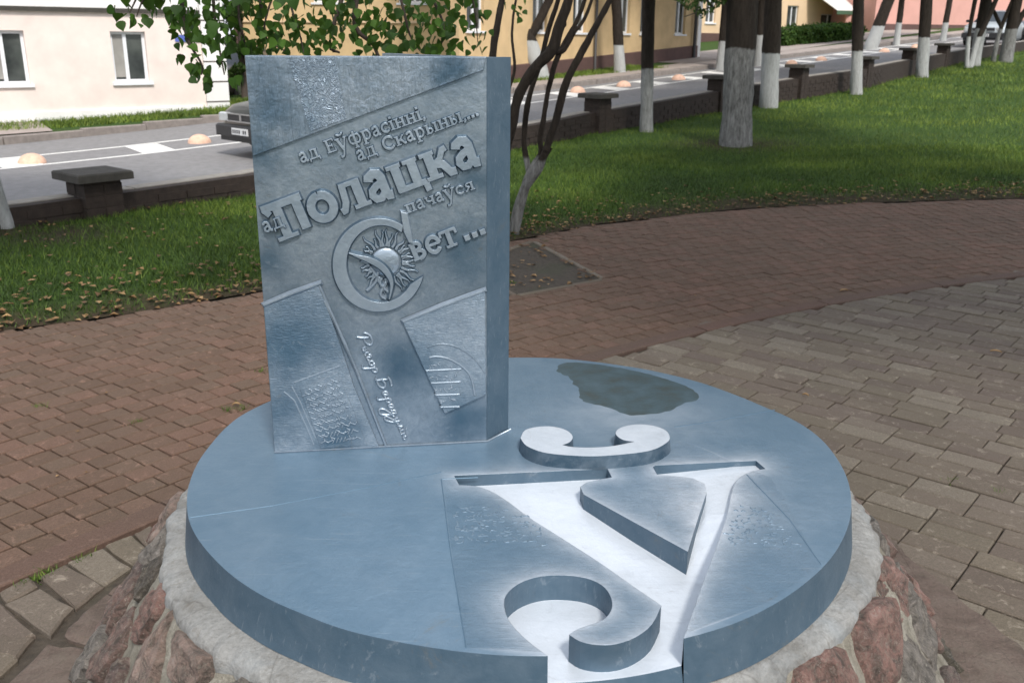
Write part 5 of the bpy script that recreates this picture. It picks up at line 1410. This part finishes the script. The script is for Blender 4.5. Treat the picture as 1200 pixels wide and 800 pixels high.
tree(13.75, 29.8, .70, .08, .07, .95, (.1, 0), 4.7, 'slender forked whitewashed tree left of the leaning trunk at the far end of the lawn', grpL, stems=[([(0, 0, -.1), (-.06, 0, .2), (-.12, 0, 1.1), (-.08, 0, 2.2), (.1, 0, 4.7)], [.11, .07, .06, .06, .03]), ([(.02, 0, -.1), (.08, 0, .2), (.18, 0, .9), (.5, 0, 1.9), (.9, 0, 4.0)], [.10, .08, .075, .07, .03])], ci=1)
tree(14.3, 30.6, .74, .16, .16, 1.15, (.08, 0), 4.6, 'leaning whitewashed tree beside the slender forked one at the far end of the lawn', grpL, ci=2, worn=.1)
tree(16.1, 32.3, .83, .19, .17, 1.08, (.12, 0), 4.8, 'forked greyish-washed tree farthest right on the lawn in front of the parked silver car', grpL, stems=[([(0, 0, -.1), (0, 0, .25), (.02, 0, 1.1), (.04, 0, 2.2), (.05, 0, 4.6)], [.25, .21, .19, .17, .08]), ([(-.35, .1, -.1), (-.4, 0, .3), (-.3, 0, 1.2), (.1, 0, 2.6)], [.09, .075, .06, .05]), ([(.05, 0, 1.0), (.35, 0, 1.6), (.9, 0, 2.4), (1.5, 0, 3.6)], [.12, .08, .06, .03]), ([(-.3, 0, 1.1), (-.75, 0, 1.8), (-1.0, 0, 2.5)], [.07, .05, .02])], ci=1, worn=.35)
tree(2.11, 15.33, .05, .10, .10, 1.02, (-.10, 0), 5.0, 'slim dark tree with greyish whitewashed foot left of the thickest trunk, by the wall', grpL, ci=2, worn=.25)
tree(-4.03, 7.40, 0, .062, .055, 1.5, (-.35, 0), 4.4, 'whitewashed leaning trunk cut by the left edge of the picture', grpL, ci=0, worn=.1, cs=.8)
tree(3.25, 30.2, .5, .17, .14, .82, (-.28, 0), 5.4, 'whitewashed tree in front of the yellow wall left of the slim dark tree', grpF, ci=1)
tree(6.75, 31.86, .66, .20, .17, .8, (.02, 0), 5.2, 'whitewashed tree partly hidden behind the left side of the thickest trunk', grpF, ci=2)
tree(8.3, 33.4, .76, .15, .13, .9, (-.1, 0), 5.4, 'pale leaning trunk showing between the two thick lawn trees', grpF, ci=0)
tree(14.85, 41.2, 1.25, .26, .2, .85, (.8, 0), 5.2, 'strongly leaning whitewashed tree across the road right of the hedge', grpF, ci=1)
tree(17.0, 44.1, 1.42, .13, .12, .85, (.0, 0), 5.2, 'thin upright whitewashed tree across the road beside the leaning one', grpF, ci=2)
tree(20.3, 47.0, 1.6, .14, .12, .75, (.1, 0), 5.2, 'small whitewashed tree in front of the maroon plinth, farthest across the road', grpF, ci=0)
tree(.66, 28.56, .38, .25, .22, 1.05, (-.5, 0), 5.4, 'forked tree with white foot across the road behind the lilac stems', grpF, stems=[([(.1, 0, -.1), (.02, 0, .3), (-.2, 0, .85), (-.35, 0, 1.25), (-.75, 0, 2.1), (-1.2, 0, 4.0)], [.33, .27, .25, .22, .15, .08]), ([(-.3, 0, 1.05), (.05, 0, 1.6), (.35, 0, 2.3), (.6, 0, 3.6)], [.16, .13, .12, .07])], ci=1)
# unseen trees added beside the viewpoint to shade the monument and lawn
CANO = [crown_mesh('crown', 9000, 3.4, 2.0, .14, 60 + k, M_TLEAF, 30) for k in range(2)]
for k, (x_, y_, cz, lab) in enumerate(((-4.6, 2.6, 6.4, 'unseen broad tree added for its shade, left of the viewpoint'), (4.9, 1.4, 6.6, 'unseen broad tree added for its shade, right of the viewpoint'), (6.0, 5.2, 6.6, 'unseen broad tree added for its shade, beyond the right edge'))):
    t_ = thing('added_shade_tree', lab, 'tree', (x_, y_, 0), 0, 'unseen shade trees added around the viewpoint')
    m = MB(); m.tube([(0, 0, -.1), (.02, 0, .6), (.05, .03, 2.4), (.0, .1, 4.4), (.1, 0, 6.2)], [.26, .2, .17, .13, .05], 12); o = m.build('trunk', [M_BARK], t_, True, False); o['wash'] = 1.1; o['worn'] = .2
    me, cl = CANO[k % 2]
    for q in range(6):
        m = MB(); e = Vector((0, 0, cz)) + Vector(cl[q]) * .8; m.tube([(0, .05, 3.6), tuple(Vector((0, .05, 3.6)).lerp(e, .5) + Vector((0, 0, .2))), tuple(e)], [.09, .05, .015], 6); m.build('limb', [M_TWIG], t_, True, False)
    o = bpy.data.objects.new('crown', me); COL.objects.link(o); o.parent = t_; o.location = (0, 0, cz); o.rotation_euler = (0, 0, k * 2.1)
# dark evergreen shrub between the two houses
tg = thing('thuja', 'dark green column shrub between the pale house corner and the yellow wing', 'shrub', (-6.75, 24.4, 0))
me, _c = crown_mesh('foliage', 9000, .62, 2.6, .05, 77, M_TLEAF, 40, -1)
o = bpy.data.objects.new('foliage', me); COL.objects.link(o); o.parent = tg; o.location = (0, 0, 2.6)
m = MB(); m.tube([(0, 0, -.3), (0, 0, 3.5)], [.09, .04], 8); m.build('stem', [M_TWIG], tg, True, False)
# clipped hedge
hg = thing('hedge', 'clipped dark green hedge in front of the shop house', 'hedge', (10.2, 42.5, 1.1))
A = Vector((10.9, 42.0, 0)); B = Vector((16.6, 47.5, 0)); n_h = 16000; r = np.random.default_rng(5); P = np.zeros((n_h, 3))
u_ = r.random(n_h); side = r.integers(0, 3, n_h); hh = .62; ww = 1.5; nn = Vector((-(B - A).y, (B - A).x, 0)).normalized()
for i in range(n_h):
    q = A.lerp(B, u_[i]); z0_ = zv(q.x, q.y)
    if side[i] == 0: o_, z_ = 0, r.random() * hh
    elif side[i] == 1: o_, z_ = r.random() * ww, hh
    else: o_, z_ = r.random() * ww, r.random() * hh; q = A if r.random() < .5 else B
    bump_ = .1 * math.sin(u_[i] * 31) + .06 * math.sin(u_[i] * 77 + z_ * 6)
    P[i] = (q.x + nn.x * (o_ + (bump_ if side[i] == 0 else 0)) + r.normal(0, .05), q.y + nn.y * (o_ + (bump_ if side[i] == 0 else 0)) + r.normal(0, .05), z0_ + z_ + r.normal(0, .05) + bump_ * .5)
a = r.normal(0, 1, (n_h, 3)); a /= np.linalg.norm(a, axis=1)[:, None]; b = np.cross(a, r.normal(0, 1, (n_h, 3))); b /= np.linalg.norm(b, axis=1)[:, None]; s_ = .075
Vh = np.stack([P - a * s_, P + b * s_ * .6, P + a * s_, P - b * s_ * .6], 1).reshape(-1, 3)
o = mk('foliage', [tuple(v) for v in Vh], [(4 * i, 4 * i + 1, 4 * i + 2, 4 * i + 3) for i in range(n_h)], M_HEDGE, hg)
t_ = o.data.attributes.new('tint', 'FLOAT', 'FACE'); t_.data.foreach_set('value', r.random(n_h))
m = MB(); c_ = (A + B) / 2 + nn * .75; m.box((c_.x, c_.y, zv(c_.x, c_.y) + .2), ((B - A).length - .3, 1.2, .75), math.atan2((B - A).y, (B - A).x)); m.build('twig_core', [M_TWIG], hg)

# ------------------------------------------------------------------ lilac: stems and hanging leafy branches
LX, LY = .02, 7.45
lil = thing('lilac_tree', 'multi-stemmed lilac tree behind the book, its heart-shaped leaves hanging over it', 'tree', (LX, LY, 0))
def stem(P, rads, nm='stem', wash=.62):
    rads = [r_ * .66 for r_ in rads]; pts3 = [at(x, y, D) for x, y, D in P]; m = MB(); Q = smoothseg([tuple(p) for p in pts3], 5); n_ = len(Q)
    R_s = [rads[int(q)] + (rads[min(len(rads) - 1, int(q) + 1)] - rads[int(q)]) * (q - int(q)) for q in [i / (n_ - 1) * (len(rads) - 1) for i in range(n_)]]
    Q = [(q[0] + .012 * mnoise.noise(Vector((q[2] * 4, q[0], 0))), q[1], q[2]) for q in Q]
    m.tube(Q, R_s, 12); o = m.build(nm, [M_BARK], lil, True)
    me = o.data
    for v in me.vertices:
        k_ = mnoise.noise(Vector((v.co.x * 25, v.co.y * 25, v.co.z * 9))) * R_s[0] * .22; v.co.x += k_; v.co.y += k_ * .5
    o['wash'] = wash; o['worn'] = .38; return pts3
stem([(601, 280, 7.45), (606, 250, 7.45), (614, 226, 7.45), (630, 197, 7.4), (643, 172, 7.4)], [.075, .068, .06, .055, .045])
stem([(600, 276, 7.5), (610, 236, 7.5), (622, 200, 7.5), (634, 180, 7.5), (633, 160, 7.5), (640, 123, 7.5), (650, 73, 7.5), (664, 45, 7.5), (677, 20, 7.5), (692, -30, 7.5), (700, -120, 7.5)], [.05, .045, .04, .038, .032, .03, .03, .028, .026, .022, .015])
stem([(640, 176, 7.38), (655, 130, 7.36), (664, 95, 7.35), (680, 62, 7.35), (699, 28, 7.35), (722, -16, 7.35), (750, -90, 7.3)], [.042, .045, .045, .04, .036, .03, .02])
stem([(590, 290, 7.2), (592, 190, 7.2), (600, 143, 7.2), (610, 108, 7.2), (628, 78, 7.2), (645, 60, 7.2), (655, 30, 7.2), (668, -10, 7.2), (690, -110, 7.2)], [.05, .055, .058, .06, .06, .062, .058, .05, .03])
stem([(622, 215, 7.55), (614, 165, 7.55), (618, 125, 7.55), (632, 75, 7.55), (642, 35, 7.55), (655, -10, 7.55), (660, -90, 7.5)], [.035, .034, .034, .03, .03, .026, .015])
stem([(650, 62, 7.3), (660, 58, 7.3), (672, 38, 7.3), (684, 22, 7.3), (700, -20, 7.3)], [.035, .03, .024, .02, .014])
stem([(592, 150, 7.6), (597, 108, 7.6), (603, 80, 7.6), (600, 40, 7.6), (606, -10, 7.6)], [.02, .019, .018, .016, .012])
stem([(580, 200, 7.7), (574, 100, 7.7), (578, 60, 7.7), (585, 20, 7.7), (592, -30, 7.7), (590, -120, 7.6)], [.05, .05, .045, .04, .036, .02])
stem([(653, 35, 7.3), (662, 30, 7.3), (660, 18, 7.3)], [.014, .01, .004])
# branches that arch from the stems toward the front left, out over the book
def branch(P, r0, r1):
    m = MB(); Q = smoothseg([tuple(at(*p)) for p in P], 5); n_ = len(Q); m.tube(Q, [r0 + (r1 - r0) * i / (n_ - 1) for i in range(n_)], 6); m.build('branch', [M_TWIG], lil, True); return Q
tips = []
def twig(P, r0=.012, r1=.003): 
    Q = branch(P, r0, r1); tips.append(Q)
twig([(590, -120, 7.6), (520, -150, 6.6), (440, -90, 5.9), (388, 40, 5.6), (398, 62, 5.6)], .03, .006)
twig([(440, -90, 5.9), (415, 20, 5.7), (437, 52, 5.7), (446, 75, 5.7)], .02, .007)
twig([(590, -120, 7.6), (470, -220, 6), (330, -160, 5), (300, -40, 4.8), (310, 20, 4.8)], .03, .005)
twig([(330, -160, 5), (230, -110, 4.7), (180, -40, 4.6), (152, 15, 4.6)], .018, .003)
twig([(230, -110, 4.7), (214, -20, 4.7), (218, 40, 4.7), (236, 75, 4.7), (236, 88, 4.7)], .012, .003)
twig([(250, -90, 4.8), (250, 0, 4.8), (256, 50, 4.8), (263, 88, 4.8)], .012, .003)
twig([(300, -60, 4.8), (280, 0, 4.8), (284, 40, 4.8), (292, 62, 4.8)], .01, .003)
twig([(340, -60, 5), (340, 0, 5), (350, 35, 5), (356, 62, 5)], .008, .003)
twig([(350, -60, 4.9), (322, -10, 4.9), (310, 40, 4.9), (334, 60, 4.9)], .008, .003)
twig([(440, -120, 5.8), (470, 0, 5.6), (480, 40, 5.6), (492, 60, 5.6)], .012, .003)
twig([(480, -120, 5.8), (505, -10, 5.7), (520, 30, 5.7), (516, 58, 5.7)], .012, .003)
twig([(520, -120, 6.2), (548, -20, 6.2), (556, 10, 6.2), (560, 50, 6.2)], .01, .003)
twig([(300, -60, 4.8), (190, -30, 4.5), (168, 0, 4.5), (160, 20, 4.5)], .008, .003)
def leaf_mesh(seed):
    r = random.Random(seed); prof = [(0, 0), (.06, .30), (.18, .44), (.36, .46), (.58, .34), (.8, .15), (1.0, 0)]
    V = []; fold = r.uniform(.12, .35); curl = r.uniform(-.1, .25)
    for t_, w_ in prof:
        z = curl * (t_ ** 2) * -1
        V += [(-w_, -t_, z + fold * w_), (0, -t_, z), (w_, -t_, z + fold * w_)]
    F = []
    for i in range(len(prof) - 1):
        F += [(3 * i, 3 * i + 1, 3 * i + 4, 3 * i + 3), (3 * i + 1, 3 * i + 2, 3 * i + 5, 3 * i + 4)]
    me = bpy.data.meshes.new('leaf'); me.from_pydata(V, [], F); me.materials.append(M_LEAF); me.polygons.foreach_set('use_smooth', [True] * len(F)); return me
LM = [leaf_mesh(k) for k in range(5)]
cands = []
R_ = random.Random(21)
regions = [((205, 375, -45, 50), 200, 4.3, 5.3), ((135, 215, -40, 16), 30, 4.4, 4.8), ((200, 275, 0, 55), 34, 4.5, 4.9), ((222, 268, 60, 92), 5, 4.6, 4.9), ((375, 545, -45, 56), 330, 5.0, 6.2), ((265, 340, 30, 62), 18, 4.6, 5.2), ((330, 545, 25, 62), 55, 5.0, 6.0), ((545, 566, -20, 60), 9, 6.1, 6.3), ((590, 616, -10, 32), 8, 6.6, 7.0), ((120, 560, -260, -45), 330, 4.2, 6.4), ((560, 760, -260, -60), 150, 6.3, 7.8)]
for (x0, x1, y0, y1), n_, d0, d1 in regions:
    for _ in range(n_):
        # clump towards twigs
        x_ = R_.uniform(x0, x1); y_ = y0 + (y1 - y0) * R_.random() ** 1.15
        cands.append((x_, y_, R_.uniform(d0, d1)))
for Q in tips:
    for q in Q[len(Q) // 3:]:
        for _ in range(2):
            p = Vector(q) + Vector((R_.gauss(0, .05), R_.gauss(0, .06), R_.gauss(-.02, .05))); px, py, dd = proj(p)
            if py < 104: cands.append((px, py, p.y))
def place_leaf(P, s_, o):
    o.location = P - Vector(wloc(lil)); o.scale = (s_, s_, s_)
inv = [c for c in cands if c[1] > -30]; outv = [c for c in cands if c[1] <= -30]
R_.shuffle(inv); inv.sort(key=lambda c: c[2]); indiv = inv[:299]; rest = inv[299:] + outv
def lrot(): return (R_.gauss(1.15, .42), R_.gauss(0, .45), R_.uniform(0, 6.283))
for c in indiv:
    o = bpy.data.objects.new('leaf', R_.choice(LM)); COL.objects.link(o); o.parent = lil; place_leaf(at(*c), R_.uniform(.038, .064), o); o.rotation_euler = lrot()
V = []; F = []; T = []
from mathutils import Euler
for c in rest:
    me = R_.choice(LM); s_ = R_.uniform(.04, .068); mt = Euler(lrot()).to_matrix() * s_; P = at(*c); n0 = len(V)
    V += [tuple(P + mt @ v.co) for v in me.vertices]; F += [tuple(i + n0 for i in p.vertices) for p in me.polygons]; T += [R_.random()] * len(me.polygons)
o = mk('leaf_mass', V, F, M_LEAF, lil, smooth=True); tag(o, kind='stuff'); a = o.data.attributes.new('tint', 'FLOAT', 'FACE'); a.data.foreach_set('value', T)
# overhanging foliage of a tree branch near the top, right of the slim trunk
lowb = [o for o in COL.objects if o.get('label', '').startswith('slim dark tree')][0]
V = []; F = []; T = []
for _ in range(750):
    x_ = R_.uniform(766, 872); y_ = -30 + 52 * R_.random() ** .8 * (1 - abs(x_ - 822) / 75)
    P = at(x_, y_, R_.uniform(13.2, 14.8)); n0 = len(V); mt = Euler((R_.uniform(0, 6), R_.uniform(0, 6), R_.uniform(0, 6))).to_matrix() * R_.uniform(.05, .09)
    V += [tuple(P + mt @ Vector(v)) for v in ((-.5, 0, 0), (0, .28, 0), (.6, 0, 0), (0, -.28, 0))]; F.append((n0, n0 + 1, n0 + 2, n0 + 3)); T.append(R_.random())
o = mk('low_foliage', V, F, M_TLEAF, lowb); a = o.data.attributes.new('tint', 'FLOAT', 'FACE'); a.data.foreach_set('value', T)
m = MB(); m.tube([tuple(at(760, -120, 15.2)), tuple(at(790, -40, 14.6)), tuple(at(835, 8, 14.2)), tuple(at(802, 20, 13.9))], [.05, .03, .016, .006], 6); m.build('limb', [M_TWIG], lowb, True)

# ------------------------------------------------------------------ cars
def make_car(loc, heading, paint, lab):
    t_ = thing('parked_car', lab, 'car', loc, heading)
    # stations along +x (front at x=2.15): (x, half width, z bottom, z belt, z roof, half roof width)
    ST = [(2.16, .62, .32, .58, None, 0), (2.10, .74, .24, .70, None, 0), (1.9, .83, .20, .80, None, 0), (1.35, .85, .20, .88, None, 0), (.95, .855, .2, .93, .94, .66), (.35, .86, .2, .93, 1.36, .58), (-.3, .86, .2, .93, 1.42, .58), (-.95, .86, .2, .93, 1.36, .56), (-1.5, .85, .2, .95, .98, .60), (-1.9, .83, .22, .95, None, 0), (-2.12, .76, .3, .88, None, 0), (-2.17, .66, .36, .74, None, 0)]
    V = []; F = []; GF = []
    for (x, w_, zb_, zt, zr_, wr) in ST:
        zr2 = zr_ if zr_ else zt + .035; wr2 = wr if zr_ else w_ * .55
        ring = [(w_ * .9, zb_), (w_, zb_ + .12), (w_ * 1.0, (zb_ + zt) / 2), (w_ * .985, zt - .06), (w_ * .93, zt), ((w_ * .93 + wr2) / 2 if zr_ else w_ * .75, (zt + zr2) / 2 + (.0 if zr_ else .01)), (wr2, zr2 - (.03 if zr_ else 0)), (wr2 * .5, zr2 + .01)]
        V += [(x, y, z) for y, z in ring] + [(x, -y, z) for y, z in reversed(ring)]
    n_ = 16
    body = []; glass_ = []
    for i in range(len(ST) - 1):
        for k_ in range(n_):
            j = (k_ + 1) % n_; f = (i * n_ + k_, i * n_ + j, (i + 1) * n_ + j, (i + 1) * n_ + k_)
            isg = (ST[i][4] and ST[i + 1][4]) and k_ in (4, 5, 9, 10)
            if (i in (4, 7)) and k_ in (6, 7, 8): isg = True
            (glass_ if isg else body).append(f)
    body += [tuple(range(n_)), tuple((len(ST) - 1) * n_ + k_ for k_ in reversed(range(n_)))]
    def sub(nm, FF, mat):
        used = sorted(set(i for f in FF for i in f)); mp = {u: k_ for k_, u in enumerate(used)}
        o = mk(nm, [V[u] for u in used], [tuple(mp[i] for i in f) for f in FF], mat, t_, smooth=True, world=False)
        bm = bmesh.new(); bm.from_mesh(o.data); bmesh.ops.recalc_face_normals(bm, faces=bm.faces); bm.to_mesh(o.data); bm.free(); return o
    b_ = sub('body', body, carpaint(paint)); sub('window', glass_, M_CGLASS)
    m = MB(); m.box((2.13, 0, .40), (.2, 1.62, .2), 0, 0, .03); m.box((2.10, 0, .27), (.16, 1.5, .1), 0, 0, .02); m.build('bumper', [M_BLACK], t_, False, False)
    m = MB(); m.box((2.185, 0, .625), (.03, .86, .13), 0, 0, .01); g_ = m.build('grille', [M_BLACK], t_, False, False)
    m = MB(); m.box((2.205, 0, .625), (.02, .05, .13), 0); m.box((2.205, 0, .687), (.02, .86, .02), 0); m.box((2.205, 0, .563), (.02, .86, .02), 0); mk('chrome_bar', m.V, m.F, M_RIM, g_, world=False)
    for s_ in (-1, 1):
        m = MB(); m.box((2.13, s_ * .59, .625), (.10, .26, .14), s_ * -.25, 0, .02); m.build('headlight', [M_LAMP], t_, False, False)
        for x in (1.35, -1.3):
            m = MB(); m.tube([(x, s_ * .66, .31), (x, s_ * .86, .31)], .31, 20); wv = m.build('wheel', [M_TYRE], t_, False, False)
            m = MB(); m.tube([(x, s_ * .8, .31), (x, s_ * .875, .31)], .19, 16); mk('rim', m.V, m.F, M_RIM, wv, world=False)
        m = MB(); m.box((.75, s_ * .97, .98), (.1, .16, .11), 0, 0, .02); m.build('mirror', [M_BLACK], t_, False, False)
    m = MB(); m.box((2.24, 0, .40), (.02, .5, .11), 0, 0, .003); pl = m.build('number_plate', [M_PLATE], t_, False, False)
    m = MB()
    for k_ in range(7):
        if k_ == 4: continue
        m.box((2.252, -.2 + k_ * .066, .40), (.004, .036, .06), 0)
    tag(mk('plate_characters', m.V, m.F, M_PTXT, pl, world=False), kind='stuff')
    return t_
x, y = -3.55, 17.95
# ------------------------------------------------------------------ place cars: nose just left of the book edge
h = math.radians(-134)
nose = at(247, 158, 15.5); c_ = Vector((nose.x, nose.y)) - Vector((math.cos(h), math.sin(h))) * 2.15 - Vector((-math.sin(h), math.cos(h))) * -.75
_c = make_car((c_.x, c_.y, zr(c_.x, c_.y)), h, (.02, .023, .021), 'near-black car driving left, cut off by the book edge')
_c.scale = (.92, .92, .92)
h2 = math.radians(-140); h2 = math.radians(-100); make_car((-7.7, 26.8, zv(-7.7, 26.8) - .25), h2, (.05, .035, .04), 'dark car parked in the yard behind the corner of the pale house')
make_car((20.6, 42.6, zr(20.6, 42.6)), math.radians(-128), (.52, .56, .58), 'silver car with large windscreen at the far right behind the forked tree')
make_car((23.6, 44.2, zr(23.6, 44.2)), math.radians(-128), (.10, .11, .12), 'dark car beyond the silver one at the right edge')
